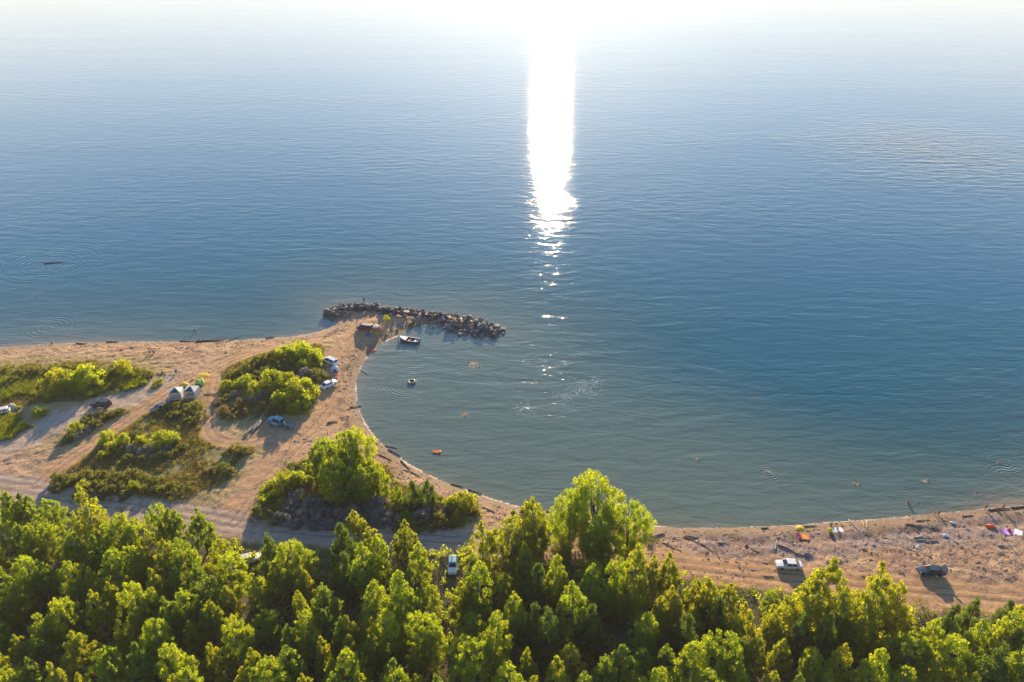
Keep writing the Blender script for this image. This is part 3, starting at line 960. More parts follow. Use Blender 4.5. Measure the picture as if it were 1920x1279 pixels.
def blades(name, p, h, w, mat, lean=.35, seed=5):
    g = np.random.default_rng(seed)
    n = len(p)
    z = hz_arr(p[:, 0], p[:, 1]) - .02
    a = g.random(n) * 6.28
    hh_ = h * (.5 + g.random(n))
    ux, uy = np.cos(a) * w, np.sin(a) * w
    b0 = np.stack([p[:, 0] - ux, p[:, 1] - uy, z], 1); b1 = np.stack([p[:, 0] + ux, p[:, 1] + uy, z], 1)
    tp = np.stack([p[:, 0] + g.normal(size=n) * lean * hh_, p[:, 1] + g.normal(size=n) * lean * hh_, z + hh_], 1)
    v = np.stack([b0, b1, tp], 1).reshape(-1, 3)
    lv = np.clip(.5 + .3 * g.normal(size=n), 0, 1)
    me = leaf_mesh(name, v, np.arange(3 * n).reshape(n, 3), np.repeat(lv, 3), mat)
    return tag(link(name, me), kind='stuff')
vegz = np.clip(m_veg - m_trk - m_for, 0, 1)
g0 = np.random.default_rng(3)
p = scatter(95000, lambda x, y: (mask_at(vegz, x, y) > .5) & (fbm(x / 4, y / 4, 77) > .40), (-145, 0), (100, 195), 1)
tag(blades('meadow_grass', p, .38, .09, LEAF['brown'], .6), 'thin dry grass between the shrubs of the sandy camp', 'grass')
lush = np.maximum.reduce([poly_sd(LX, LY, PX([(-60, 705), (60, 705), (100, 720), (80, 748), (-60, 755)])), poly_sd(LX, LY, PX([(165, 705), (230, 705), (285, 712), (290, 726), (235, 738), (170, 748)])),
                          poly_sd(LX, LY, ZONE['westlawn'])])
p = scatter(42000, lambda x, y: mask_at(lush, x, y) + 9 * (fbm(x / 3, y / 3, 55) - .55) > 0, (-145, -40), (100, 195), 2)
tag(blades('tall_grass', p, .75, .085, LEAF['grass'], .3, 6), 'lush bright green grass beside the scrub on the left', 'grass')
def litter(name, n, accept, xr, yr, hmax, leaf, mat, seed, lab, cat):
    p = scatter(n // 60, accept, xr, yr, seed)
    g = np.random.default_rng(seed)
    z = hz_arr(p[:, 0], p[:, 1])
    cs = np.stack([p[:, 0], p[:, 1], z + hmax * g.random(len(p)) ** 1.3], 1)
    v, f, lv = leaves(cs, .35 + .65 * g.random(len(p)) * min(1, hmax), n, leaf, 0, seed)
    tag(link(name, leaf_mesh(name, v, f, lv, mat)), lab, cat, kind='stuff')
litter('undergrowth', 70000, lambda x, y: (mask_at(fsd, x, y) > .5) & (np.abs(x) < .7 * y + 14), (-105, 105), (70, 124), 1.6, .34, LEAF['green'], 8, 'dark undergrowth on the floor of the wood', 'undergrowth')
thick = np.maximum.reduce([zsd[q] for q in ('west', 'strip', 'middle', 'thicket', 'point')])
litter('scrub', 52000, lambda x, y: (mask_at(thick, x, y) > .3) & (mask_at(m_trk, x, y) < .4) & (fbm(x / 5, y / 5, 91) > .40), (-145, 0), (100, 195), .55, .22, LEAF['olive'], 9, 'low olive scrub filling the ground between the bushes', 'scrub')
p_edge = lambda x, y: (mask_at(fsd, x, y) > -2.2) & (mask_at(fsd, x, y) < 2.5) & (mask_at(m_road, x, y) < .25) & (x > -5)
litter('roadside_weeds', 16000, p_edge, (0, 105), (80, 130), .8, .24, LEAF['olive'], 12, 'olive weeds lining the wood side of the dirt road', 'weeds')
# ------------------------------------------------------------------ breakwater of boulders
import bmesh
k = NT('boulder_stone')
c = k.coords()
nz = k.noise(c, 1.6, 5)
oi = k.node('ObjectInfo')
base = k.ramp(k.math('MULTIPLY_ADD', nz.outputs[0], .5, k.math('MULTIPLY', oi.outputs['Random'], .55)),
              [(.15, (.030, .031, .037)), (.45, (.080, .080, .090)), (.7, (.14, .135, .14)), (.95, (.30, .27, .24))])
k.put(k.p.inputs['Base Color'], base)
k.p.inputs['Roughness'].default_value = .85
k.put(k.p.inputs['Normal'], k.bump(k.noise(c, 5, 5).outputs[0], 1.0, .12))
M_ROCK = k.mat
def rock_mesh(seed):
    g = np.random.default_rng(seed)
    bm = bmesh.new()
    p = g.normal(size=(22, 3))
    p /= np.linalg.norm(p, axis=1)[:, None]
    p *= np.array([.62, .5, .42]) * (.85 + .3 * g.random((22, 1)))
    for q in p:
        bm.verts.new(q)
    r = bmesh.ops.convex_hull(bm, input=bm.verts)
    bmesh.ops.delete(bm, geom=[e for e in r['geom_interior'] if isinstance(e, bmesh.types.BMVert)], context='VERTS')
    me = bpy.data.meshes.new('boulder')
    bm.to_mesh(me)
    bm.free()
    me.materials.append(M_ROCK)
    return me
ROCKS = [rock_mesh(s) for s in range(16)]
bw = thing('breakwater', 'curved breakwater of dark angular boulders at the tip of the sandy spit', 'breakwater', (0, 0, 0))
line = spline(PX([(621, 592), (627, 582), (650, 578), (690, 579), (730, 585), (780, 590), (830, 596), (868, 606), (905, 614), (934, 622)], .6), 10)
seglen = np.concatenate([[0], np.cumsum(np.linalg.norm(np.diff(line, axis=0), axis=1))])
nrock = 0
for _ in range(4000):
    if nrock >= 292:
        break
    s = random.random() * seglen[-1]
    i = min(np.searchsorted(seglen, s), len(line) - 1)
    tt = s / seglen[-1]
    dv = line[i] - line[i - 1] if i else line[1] - line[0]
    nv = np.array((-dv[1], dv[0])) / (np.linalg.norm(dv) + 1e-9)
    half = 2.7 + .8 * math.sin(tt * 17) + 2.0 * sstep(.55, .85, np.array(tt)) - 1.2 * sstep(.93, 1, np.array(tt))
    o_ = random.uniform(-1, 1)
    p = line[i] + nv * o_ * half
    crest = (1.75 if tt < .8 else 1.3) * (1 - abs(o_) ** 1.6)
    z = max(hz(p[0], p[1]), -.35) * .5 + crest * random.uniform(.55, 1) + .02
    sc = random.uniform(.55, 1.3) if random.random() < .85 else random.uniform(1.3, 2.4)
    r_ = link('boulder', ROCKS[nrock % 16], bw, (p[0], p[1], z))
    r_.rotation_euler = (random.uniform(-.6, .6), random.uniform(-.6, .6), random.uniform(0, 6.28))
    r_.scale = (sc, sc, sc * random.uniform(.75, 1.05))
    nrock += 1
m = MB()
core = []
for i in range(0, len(line), 3):
    tt = i / len(line)
    d_ = line[min(i + 1, len(line) - 1)] - line[max(i - 1, 0)]
    n_ = np.array((-d_[1], d_[0])) / np.linalg.norm(d_)
    hw = 2.0 + 1.8 * float(sstep(.55, .85, np.array(tt)))
    core.append([(*(line[i] + n_ * hw * a), zz) for a, zz in ((-1, -.4), (-.55, .5), (0, .95), (.55, .5), (1, -.4))])
m.loft(core, True)
tag(m.build('rubble_core', simple('rubble', (.07, .065, .06), .95, .5, 3, bump=.2), bw), kind='stuff')
def boulder(px, py, s, label, z=None):
    p = on(px, py)
    o = tag(link('boulder', random.choice(ROCKS), None, (p.x, p.y, (p.z if z is None else z) + .15 * s), random.random() * 6), label, 'boulder')
    o.scale = (s, s, s * .8)
for i, (a, b, s) in enumerate([(768, 610, .9), (775, 606, .8), (752, 607, .7), (786, 611, .9), (806, 613, .8), (812, 617, .9), (822, 616, .7), (832, 618, 1.1), (840, 620, .7), (846, 621, 1.0), (858, 622, .8), (865, 621, .8),
                               (944, 628, 1.1), (938, 632, .9), (745, 619, .7), (778, 601, 1.0)]):
    boulder(a, b, s, f'loose dark stone at the inner foot of the breakwater, {ordinal(i)} one listed along it' if False else
            ['pale stone on the sand just inside the breakwater', 'pale stone beside the inner foot of the breakwater', 'small stone on the grey sand behind the brown car',
             'dark stone at the water edge where the bay meets the breakwater', 'first wet stone off the breakwater in the shallow bay corner', 'second wet stone off the breakwater in the shallow bay corner',
             'third small wet stone in the shallow bay corner', 'large wet stone in the middle of the bay corner', 'small wet stone right of the large one in the bay corner',
             'dark wet stone close under the breakwater rocks on the bay side', 'wet stone next to the wide end of the breakwater on the bay side', 'last wet stone before the wide end of the breakwater',
             'outermost boulder past the right tip of the breakwater', 'boulder awash below the right tip of the breakwater', 'small dark stone on the wet sand above the moored boat', 'stone at the sandy foot of the breakwater centre'][i],
            None if i < 4 or i in (14, 15) else -.12)

# ------------------------------------------------------------------ vehicles
def paint(name, col, rough=.28):
    if name in _cache:
        return _cache[name]
    k = NT(name)
    nz = k.noise(k.coords(), 3, 4)
    dust = k.noise(k.coords((1, 1, 2)), 5, 5)
    cc = k.mix(k.math('MULTIPLY', nz.outputs[0], .08 if sum(col) > .6 else .03), (*col, 1), (.35, .28, .2, 1))
    k.put(k.p.inputs['Base Color'], cc)
    k.put(k.p.inputs['Roughness'], k.math('MULTIPLY_ADD', dust.outputs[0], .25, rough - .08))
    k.p.inputs['Coat Weight'].default_value = .25
    _cache[name] = k.mat
    return k.mat
M_GLASS = simple('tinted_glass', (.018, .024, .028), .06, .1, 3)
M_TYRE = simple('tyre_rubber', (.02, .02, .02), .85, .3, 12)
M_RIM = simple('alloy_rim', (.45, .45, .46), .35, .1, 8, metallic=.8)
M_TRIM = simple('black_plastic', (.025, .025, .027), .6, .2, 8)
M_LAMP = simple('lamp_glass', (.75, .75, .72), .15, .05, 5)
M_RED = simple('tail_lamp', (.45, .02, .015), .25, .1, 5)
M_CHROME = simple('bright_metal', (.55, .55, .56), .25, .1, 8, metallic=.9)

def wheel_meshes(r, w):
    a, b = MB(), MB()
    prof = [(r * .55, -w / 2), (r * .92, -w / 2), (r, -w * .35), (r, w * .35), (r * .92, w / 2), (r * .55, w / 2)]
    rings = [[(q * math.cos(2 * math.pi * i / 14), yy, q * math.sin(2 * math.pi * i / 14)) for q, yy in prof] for i in range(14)]
    a.loft(rings + [rings[0]], cap=False, closed=True)
    b.tube([(0, -w * .42, 0), (0, w * .42, 0)], r * .58, 12)
    for i in range(5):
        an = i * 1.257
        b.box((math.cos(an) * r * .3, w * .43, math.sin(an) * r * .3), (r * .5, .02, r * .14), ry=-an)
        b.box((math.cos(an) * r * .3, -w * .43, math.sin(an) * r * .3), (r * .5, .02, r * .14), ry=-an)
    return a.mesh('wheel', M_TYRE, True), b.mesh('rim', M_RIM)
WHEEL = {r: wheel_meshes(r, w) for r, w in ((.31, .2), (.36, .24))}

def cring(x, zb, zt, w):
    h = zt - zb
    return [(x, -w * .84, zb), (x, -w * .98, zb + .2 * h), (x, -w, zb + .55 * h), (x, -w * .96, zt - .16 * h), (x, -w * .82, zt - .02 * h), (x, 0, zt + .015),
            (x, w * .82, zt - .02 * h), (x, w * .96, zt - .16 * h), (x, w, zb + .55 * h), (x, w * .98, zb + .2 * h), (x, w * .84, zb)]

SHAPES = {   # L, W, stations (x/L, zb, zt, w/W), cabin (belt z, roof z, belt x0 x1, roof x0 x1), wheel r, wheelbase
    'saloon': (4.45, 1.72, [(-.5, .42, .70, .80), (-.485, .30, .88, .93), (-.40, .24, .95, .99), (-.15, .2, .95, 1), (.18, .2, .93, 1), (.34, .22, .88, .99), (.46, .28, .76, .93), (.5, .42, .62, .80)],
               (.90, 1.42, -.40, .24, -.24, .08), .31, 2.6),
    'hatch': (4.0, 1.68, [(-.5, .42, .75, .84), (-.485, .28, .92, .95), (-.40, .24, .97, .99), (-.1, .2, .97, 1), (.16, .2, .95, 1), (.33, .22, .90, .99), (.46, .28, .78, .93), (.5, .42, .62, .80)],
              (.92, 1.46, -.485, .24, -.38, .06), .31, 2.45),
    'suv': (4.6, 1.82, [(-.5, .5, .85, .86), (-.485, .40, 1.06, .96), (-.40, .34, 1.10, .99), (-.1, .3, 1.10, 1), (.18, .3, 1.08, 1), (.36, .32, 1.04, .99), (.47, .38, .94, .94), (.5, .5, .76, .84)],
            (1.05, 1.74, -.485, .23, -.44, .08), .36, 2.7),
    'van': (4.6, 1.72, [(-.5, .42, .85, .88), (-.485, .30, 1.02, .96), (-.40, .26, 1.06, .99), (-.1, .22, 1.06, 1), (.22, .22, 1.04, 1), (.38, .26, .95, .98), (.47, .30, .82, .93), (.5, .42, .66, .82)],
            (1.0, 1.72, -.485, .36, -.44, .16), .31, 2.7),
    'jeep': (3.9, 1.72, [(-.5, .5, .92, .90), (-.49, .42, 1.08, .97), (-.40, .36, 1.10, 1), (-.1, .34, 1.10, 1), (.14, .34, 1.09, 1), (.40, .36, 1.06, .96), (.48, .40, 1.0, .92), (.5, .5, .84, .84)],
             (1.06, 1.76, -.49, .16, -.46, .06), .36, 2.4),
}
def car(name, label, cat, px, py, head, shape, mat, roofmat=None, group=None, parts=(), z=None, sill=None):
    """head: heading in degrees, 0 = towards the right of the photo, 90 = towards the lake"""
    L, W, st, (zb, zr, b0, b1, r0, r1), wr, wb = SHAPES[shape]
    p = on(px, py)
    t = thing(name, label, cat, (p.x, p.y, (p.z if z is None else z) - .02), R(head), group)
    w = W / 2
    m = MB()
    m.loft([cring(x * L, a, b, ww * w) for x, a, b, ww in st])
    def cab(zz, x0, x1, hw, c=.12):
        return [(x0, -hw + c, zz), (x0 + c, -hw, zz), (x1 - c, -hw, zz), (x1, -hw + c, zz), (x1, hw - c, zz), (x1 - c, hw, zz), (x0 + c, hw, zz), (x0, hw - c, zz)]
    bx0, bx1, rx0, rx1 = b0 * L, b1 * L, r0 * L, r1 * L
    wbel, wrf = w * .93, w * .74
    m.loft([cab(zb - .04, bx0, bx1, wbel), cab(zr - .06, rx0, rx1, wrf + .03), cab(zr - .02, rx0 + .05, rx1 - .06, wrf - .03)])
    m.build('body', mat, t)
    if roofmat:
        m2 = MB()
        m2.loft([cab(zr - .035, rx0 + .0, rx1 - .0, wrf + .0), cab(zr - .012, rx0 + .06, rx1 - .08, wrf - .04), cab(zr, rx0 + .16, rx1 - .2, wrf - .14)])
        m2.build('roof', roofmat, t)
    def on_face(ax, bx, u0, u1, v0, v1):
        """window corners on the slanted front or rear face; ax at the belt, bx at the roof"""
        out = []
        for u, v in ((u0, v0), (u1, v0), (u1, v1), (u0, v1)):
            hw = wbel + (wrf - wbel) * v
            out.append((ax + (bx - ax) * v, u * hw, zb + (zr - .06 - zb) * v))
        return out
    q = on_face(bx1, rx1, -.84, .84, .10, .93)
    MB().quad(*q, t=.02).build('windscreen', M_GLASS, t)
    q = on_face(bx0, rx0, -.82, .82, .18 if shape != 'saloon' else .1, .93)
    MB().quad(*q[::-1], t=.02).build('rear_window', M_GLASS, t)
    mid = (b0 + b1) / 2 * L * .9 - .05
    for s in (-1, 1):
        for (f0, f1) in ((.09, .50), (.54, .93)):
            def sp(f, v):
                xb, xr = bx0 + (bx1 - bx0) * f, rx0 + (rx1 - rx0) * f
                return (xb + (xr - xb) * v, s * (wbel + (wrf + .03 - wbel) * v), zb + (zr - .06 - zb) * v)
            c = [sp(f0, .1), sp(f1, .1), sp(f1, .9), sp(f0, .9)]
            MB().quad(*(c if s < 0 else c[::-1]), t=.018).build('side_window', M_GLASS, t)
        xm = bx1 - .18 * (bx1 - bx0)
        MB().box((xm + .12, s * (w + .06), zb + .05), (.1, .18, .13)).build('mirror', mat, t)
        MB().box((L * .462, s * w * .66, st[-2][2] - .10), (.14, w * .36, .13), s * -.25).build('headlight', M_LAMP, t)
        MB().box((-L * .482, s * w * .74, st[1][2] - .16), (.10, w * .30, .16), s * .1).build('tail_light', M_RED, t)
        for xx in (-wb / 2, wb / 2):
            wo = link('wheel', WHEEL[wr][0], t, (xx, s * (w - .08), wr))
            link('rim', WHEEL[wr][1], wo)
    MB().box((L * .492, 0, .42), (.12, w * 1.5, .18)).build('bumper', M_TRIM if shape in ('suv', 'jeep') else mat, t)
    MB().box((-L * .492, 0, .44), (.12, w * 1.5, .18)).build('bumper', M_TRIM if shape in ('suv', 'jeep') else mat, t)
    MB().box((L * .497, 0, .60), (.05, w * .9, .10)).build('grille', M_TRIM, t)
    if sill:
        for s in (-1, 1):
            MB().box((0, s * (w + .005), .50), (L * .80, .05, .26)).build('side_cladding', sill, t)
    if 'rails' in parts:
        for s in (-1, 1):
            MB().tube([(rx0 + .2, s * (wrf - .1), zr), (rx0 + .3, s * (wrf - .1), zr + .06), (rx1 - .4, s * (wrf - .1), zr + .06), (rx1 - .3, s * (wrf - .1), zr)], .025, 5).build('roof_rail', M_CHROME, t)
    if 'boot' in parts:   # raised boot lid
        h = zr - .05 if shape != 'saloon' else .93
        x0 = -L * .43 if shape != 'saloon' else -L * .37
        a, b = Vector((x0, 0, h)), Vector((x0 - .72, 0, h + (.62 if shape == 'saloon' else .18)))
        hw = w * .78
        MB().quad((a.x, -hw, a.z), (a.x, hw, a.z), (b.x, hw, b.z), (b.x, -hw, b.z), t=.06).build('boot_lid', mat, t)
    if 'spare' in parts:
        so = link('spare_wheel', WHEEL[.36][0], t, (-L * .5 - .16, -.12, .98))
        so.rotation_euler = (0, 0, R(90))
        m3 = MB(); m3.tube([(0, .05, 0), (0, .15, 0)], [.34, .30], 14)
        co = m3.build('wheel_cover', simple('white_cover', (.7, .7, .68), .5, .1, 5), so)
    if 'door' in parts:
        MB().box((.30, -w - .38, .68), (.07, .80, .62), R(20)).build('open_door', mat, t)
    return t
WHITE = paint('white_paint', (.72, .73, .74))
SILVER = paint('silver_paint', (.62, .64, .67))
DARKT = paint('dark_teal_paint', (.006, .028, .055))
BLACK = paint('black_paint', (.012, .013, .017))
NAVY = paint('navy_paint', (.02, .05, .11))
BROWN = paint('brown_paint', (.085, .032, .026))
TURQ = paint('turquoise_paint', (.0, .20, .29), .5)
SKYTINT = paint('sky_reflection_blue', (.16, .42, .58))  # sky reflection painted onto a white car's roof
car('parked_car', 'white saloon parked on the sandy road above the lone right beach trees', 'car', 1478, 1063, 176, 'saloon', WHITE)
car('parked_car', 'dark teal saloon with its boot lid raised on the right beach road', 'car', 1745, 1075, 177, 'saloon', DARKT, parts=('boot',))
car('parked_car', 'white car with painted sky reflection on its roof, nosed among the trees below the road', 'car', 849, 1064, -88, 'hatch', WHITE, SKYTINT)
car('parked_car', 'white car mostly hidden between dark conical trees below the road', 'car', 470, 1052, 20, 'hatch', WHITE)
car('off_road_car', 'turquoise off-road car with white spare wheel hitched to a trailer', 'car', 519, 794, 151, 'jeep', TURQ, TURQ, parts=('spare',), sill=SILVER)
car('parked_car', 'white saloon with an open door nearest the bay beside the thicket', 'car', 617, 724, 52, 'saloon', WHITE, parts=('door',))
car('parked_car', 'white people carrier nosed into the thicket above the blue beach tent', 'car', 620, 681, 142, 'van', WHITE, WHITE, parts=('rails',))
car('parked_van', 'dark brown high-roofed car on the spit beside the breakwater', 'car', 684, 618, 165, 'van', BROWN, paint('sunlit_brown_paint', (.36, .25, .23)))  # lighter roof: sunlight on the brown paint put into its colour
car('parked_car', 'black off-road estate with roof rails by the far left scrub', 'car', 190, 762, 172, 'suv', BLACK, BLACK, parts=('rails',))
car('parked_car', 'navy hatchback with its tailgate up beside the white canopies', 'car', 300, 769, 222, 'hatch', NAVY, parts=('boot',))
car('parked_car', 'cream car cut by the left photo edge beside a grey tent', 'car', 2, 776, 205, 'hatch', paint('cream_paint', (.66, .62, .52)))
# trailer
p = on(543, 802)
t = thing('car_trailer', 'small turquoise open box trailer behind the turquoise off-road car', 'trailer', (p.x, p.y, p.z), R(148))
m = MB()
m.box((0, 0, .50), (1.75, 1.15, .06))
for s in (-1, 1):
    m.box((0, s * .56, .72), (1.75, .05, .42))
for s in (-1, 1):
    m.box((s * .86, 0, .72), (.05, 1.08, .42))
m.build('box_body', TURQ, t)
m = MB(); m.quad((-.84, -.54, .90), (.84, -.54, .90), (.84, .54, .90), (-.84, .54, .90), t=.03); m.build('cover_sheet', simple('teal_tarpaulin', (.015, .11, .14), .7, .3, 3), t)
m = MB(); m.tube([(.86, .3, .46), (1.5, 0, .46), (1.9, 0, .46)], .035, 6); m.tube([(.86, -.3, .46), (1.5, 0, .46)], .035, 6); m.build('drawbar', M_CHROME, t)
for s in (-1, 1):
    wo = link('wheel', WHEEL[.31][0], t, (-.1, s * .70, .31)); link('rim', WHEEL[.31][1], wo)
    MB().box((-.1, s * .70, .68), (.72, .24, .04)).build('mudguard', M_TRIM, t)
    MB().box((-.89, s * .42, .62), (.04, .18, .1)).build('tail_light', M_RED, t)
MB().box((-.892, 0, .74), (.02, .5, .12)).build('number_plate', simple('plate_white', (.7, .7, .68), .4), t)

# ------------------------------------------------------------------ tents and canopies
M_WHITEFAB = simple('white_fabric', (.78, .77, .74), .8, .06, 3, trans=.35)
M_GREENFAB = simple('bottle_green_fabric', (.012, .075, .062), .75, .15, 3)
M_LIME = simple('lime_fabric', (.30, .62, .02), .7, .1, 3, trans=.35)
M_YELLOW = simple('yellow_fabric', (.72, .50, .02), .7, .1, 3, trans=.4)
M_SAND = simple('sand_fabric', (.55, .40, .16), .75, .12, 3, trans=.35)
M_NET = simple('pale_netting', (.55, .47, .40), .85, .1, 20, trans=.4)
M_POLE = simple('tent_pole', (.6, .6, .6), .4, .1, 5, metallic=.6)
M_GREYFAB = simple('grey_fabric', (.22, .22, .20), .8, .15, 3, trans=.2)
M_BLUEFAB = simple('blue_fabric', (.02, .12, .42), .7, .12, 3, trans=.25)
def canopy(label, px, py, rz, flap):
    p = on(px, py)
    t = thing('party_canopy', label, 'canopy', (p.x, p.y, p.z), R(rz), 'white pitched canopies at the camp')
    a, h, hp = 1.35, 1.75, 2.65
    apex = (0, 0, hp)
    C4 = [(-a, -a, h), (a, -a, h), (a, a, h), (-a, a, h)]
    m = MB()
    for i in range(4):
        b, c = C4[i], C4[(i + 1) % 4]
        n = (Vector(c) - Vector(b)).cross(Vector(apex) - Vector(b)).normalized() * .02
        m.add([b, c, apex] + [tuple(Vector(v) + n) for v in (b, c, apex)], [(0, 2, 1), (3, 4, 5), (0, 1, 4, 3), (1, 2, 5, 4), (2, 0, 3, 5)])
    m.build('roof', M_WHITEFAB, t)
    f = [Vector((-a * .86, -a, h + .06)), Vector((a * .80, -a, h + .06)), Vector((0, -.12, hp - .16))]
    n = (f[1] - f[0]).cross(f[2] - f[0]).normalized()
    f = [v + n * .06 for v in f]
    MB().add([tuple(v) for v in f] + [tuple(v + n * .02) for v in f], [(0, 2, 1), (3, 4, 5), (0, 1, 4, 3), (1, 2, 5, 4), (2, 0, 3, 5)]).build('front_panel', M_GREENFAB, t)
    for x, y in ((-a, -a), (a, -a), (a, a), (-a, a)):
        MB().tube([(x * 1.05, y * 1.05, 0), (x, y, h)], .025, 6).build('pole', M_POLE, t)
    MB().quad((a, -a, .05), (a, a, .05), (a, a, h - .02), (a, -a, h - .02), t=.02).build('side_wall', M_WHITEFAB, t)
    MB().quad((-a, a, .05), (-a, -a, .05), (-a, -a, h - .02), (-a, a, h - .02), t=.02).build('side_wall', M_WHITEFAB, t)
    MB().quad((a, a, .05), (-a, a, .05), (-a, a, h - .02), (a, a, h - .02), t=.02).build('back_wall', M_WHITEFAB, t)
    m = MB()
    m.box((0, -a, .14), (2 * a, .03, .24)); m.box((0, -a, h - .10), (2 * a, .03, .14))
    for x in (-a + .12, a - .12):
        m.box((x, -a, h / 2), (.2, .035, h - .36))
    m.build('front_valance', M_WHITEFAB, t)
    MB().quad((-a + .22, -a + .01, .26), (a - .22, -a + .01, .26), (a - .22, -a + .01, flap), (-a + .22, -a + .01, flap), t=.012).build('front_netting', M_NET, t)
canopy('white canopy with teal gable, left of the pair at the camp', 332, 744, 10, 1.55)
canopy('white canopy with dark green gable, right of the pair at the camp', 361, 741, -3, 1.0)

def dome(name, label, px, py, rz, r, h, mats, door=None, length=None):
    """dome tent: each gore of the fly is a part; the door faces the camera"""
    p = on(px, py)
    t = thing(name, label, 'tent', (p.x, p.y, p.z - .02), R(rz))
    n = 6
    ly = (length or r)
    for g in range(n):
        a0, a1 = 2 * math.pi * g / n, 2 * math.pi * (g + 1) / n
        rings = []
        for e in range(6):
            th = e / 5 * math.pi / 2 * .98
            q, zz = math.cos(th), h * math.sin(th) ** .9
            rings.append([(r * q * math.cos(a0 + (a1 - a0) * s / 4), ly * q * math.sin(a0 + (a1 - a0) * s / 4), zz) for s in range(5)])
        inner = [[(x * .985, y * .985, z * .985) for x, y, z in rr] for rr in rings]
        m = MB()
        m.loft(rings, False, 0, False)
        m.loft(inner, False, 0, False)
        m.build('fly_panel', mats[g % len(mats)], t)
    if door:
        rings = []
        for zz in (0, .25, .5, .68):
            th = math.asin(zz ** (1 / .9)) if zz else 0
            q = math.cos(th) * 1.015
            hw = .55 * (1 - zz * .75)
            rings.append([(r * q * math.cos(-math.pi / 2 + hw * s), ly * q * math.sin(-math.pi / 2 + hw * s), h * zz * 1.015) for s in (-1, -.5, 0, .5, 1)])
        m = MB(); m.loft(rings, False, 0, False)
        m.loft([[(x * .99, y * .99, z * .99) for x, y, z in rr] for rr in rings], False, 0, False)
        m.build('door', door, t)
    for a in range(4):
        an = a * math.pi / 2 + .4
        MB().tube([(r * math.cos(an), ly * math.sin(an), .12), (r * 1.35 * math.cos(an), ly * 1.35 * math.sin(an), 0)], .012, 4).build('guy_line', M_WHITEFAB, t)
    return t
dome('dome_tent', 'sand yellow dome tent peeking out behind the left canopy', 346, 727, 20, 1.35, 1.35, [M_SAND, M_YELLOW], M_GREENFAB)
dome('dome_tent', 'white and blue beach tent between the two white cars', 628, 694, 15, 1.05, 1.2, [M_WHITEFAB], M_BLUEFAB)
dome('dome_tent', 'small grey dome tent beside the cream car at the left edge', 22, 766, 0, 1.15, 1.15, [M_GREYFAB, simple('pale_grey_fabric', (.4, .39, .35), .8, .1, 3)], None)
# tunnel tent, lime with dark green bands, and its yellow awning
p = on(374, 722)
t = thing('tunnel_tent', 'lime green tunnel tent with dark green bands behind the right canopy', 'tent', (p.x, p.y, p.z), R(-80))
def arch(x, r, h, n=9):
    return [(x, r * math.cos(math.pi * i / (n - 1)), h * math.sin(math.pi * i / (n - 1))) for i in range(n)]
for x0, x1, r0, r1, mt_, nm in ((-1.5, -.55, .85, 1.1, M_LIME, 'end_section'), (-.55, .0, 1.1, 1.15, M_LIME, 'roof_section'), (.0, .55, 1.15, 1.12, M_GREENFAB, 'band'), (.55, 1.2, 1.12, .95, M_LIME, 'front_section'), (1.2, 1.5, .95, .8, M_GREENFAB, 'porch_section')):
    m = MB()
    m.loft([arch(x0, r0, r0 * 1.25), arch((x0 + x1) / 2, (r0 + r1) / 2 * .985, (r0 + r1) / 2 * 1.22), arch(x1, r1, r1 * 1.25)], False, 0, False)
    m.loft([arch(x0, r0 * .98, r0 * 1.23), arch(x1, r1 * .98, r1 * 1.23)], False, 0, False)
    m.build(nm, mt_, t)
m = MB(); m.add(arch(1.49, .79, .98) + [(1.49, 0, 0)], [tuple(range(9))]); m.build('door', M_GREENFAB, t)
m = MB(); m.add(arch(-1.49, .84, 1.05), [tuple(range(9))[::-1]]); m.build('back_panel', M_LIME, t)
p = on(383, 712)
t = thing('awning', 'yellow sheet awning on poles beyond the lime green tent', 'awning', (p.x, p.y, p.z), R(-12))
m = MB()
m.loft([[(x, y, 1.55 - .25 * (x / 1.3) ** 2 - .12 * abs(y)) for y in (-.9, -.3, .3, .9)] for x in (-1.5, -.7, 0, .7, 1.5)], False, 0, False)
m.loft([[(x, y, 1.53 - .25 * (x / 1.3) ** 2 - .12 * abs(y)) for y in (-.9, -.3, .3, .9)] for x in (-1.5, -.7, 0, .7, 1.5)], False, 0, False)
m.build('sheet', M_YELLOW, t)
for x in (-1.4, 1.4):
    for y in (-.85, .85):
        MB().tube([(x, y, 0), (x, y, 1.22)], .02, 5).build('pole', M_POLE, t)

# ------------------------------------------------------------------ motor boat
cb = G(768, 640)
t = thing('motor_boat', 'white and dark blue open motor boat moored in the bay corner', 'boat', (cb[0], cb[1], -.02), R(166))
HULL = paint('boat_blue', (.012, .03, .075)); GEL = paint('boat_white', (.74, .74, .72))
sts = [(-2.55, .92, .62), (-1.5, 1.0, .62), (-.3, 1.02, .66), (.8, .92, .74), (1.7, .66, .86), (2.3, .34, .98), (2.62, .06, 1.06)]
def hullring(x, w, z):
    return [(x, -w, z), (x, -w * .97, z * .45), (x, -w * .72, .0), (x, 0, -.22), (x, w * .72, .0), (x, w * .97, z * .45), (x, w, z)]
m = MB(); m.loft([hullring(*s) for s in sts], True, 0, False)
m.add([(x, s * w * .9, .18) for x, w, z in sts[:5] for s in (-1, 1)], [(2 * i, 2 * i + 2, 2 * i + 3, 2 * i + 1) for i in range(4)])
m.add(hullring(*sts[0]), [tuple(range(7))])
m.build('hull', HULL, t)
m = MB()
for s in (-1, 1):
    m.tube([(x, s * w, z + .02) for x, w, z in sts], .085, 6)
m.tube([(-2.55, -.92, .64), (-2.55, .92, .64)], .085, 6)
m.build('gunwale', GEL, t)
m = MB(); m.loft([[(x, y * w, z + .03 + .05 * (1 - abs(y))) for y in (-1, -.4, .4, 1)] for x, w, z in [(.75, .93, .74)] + sts[4:]], False, 0, False)
m.build('foredeck', GEL, t)
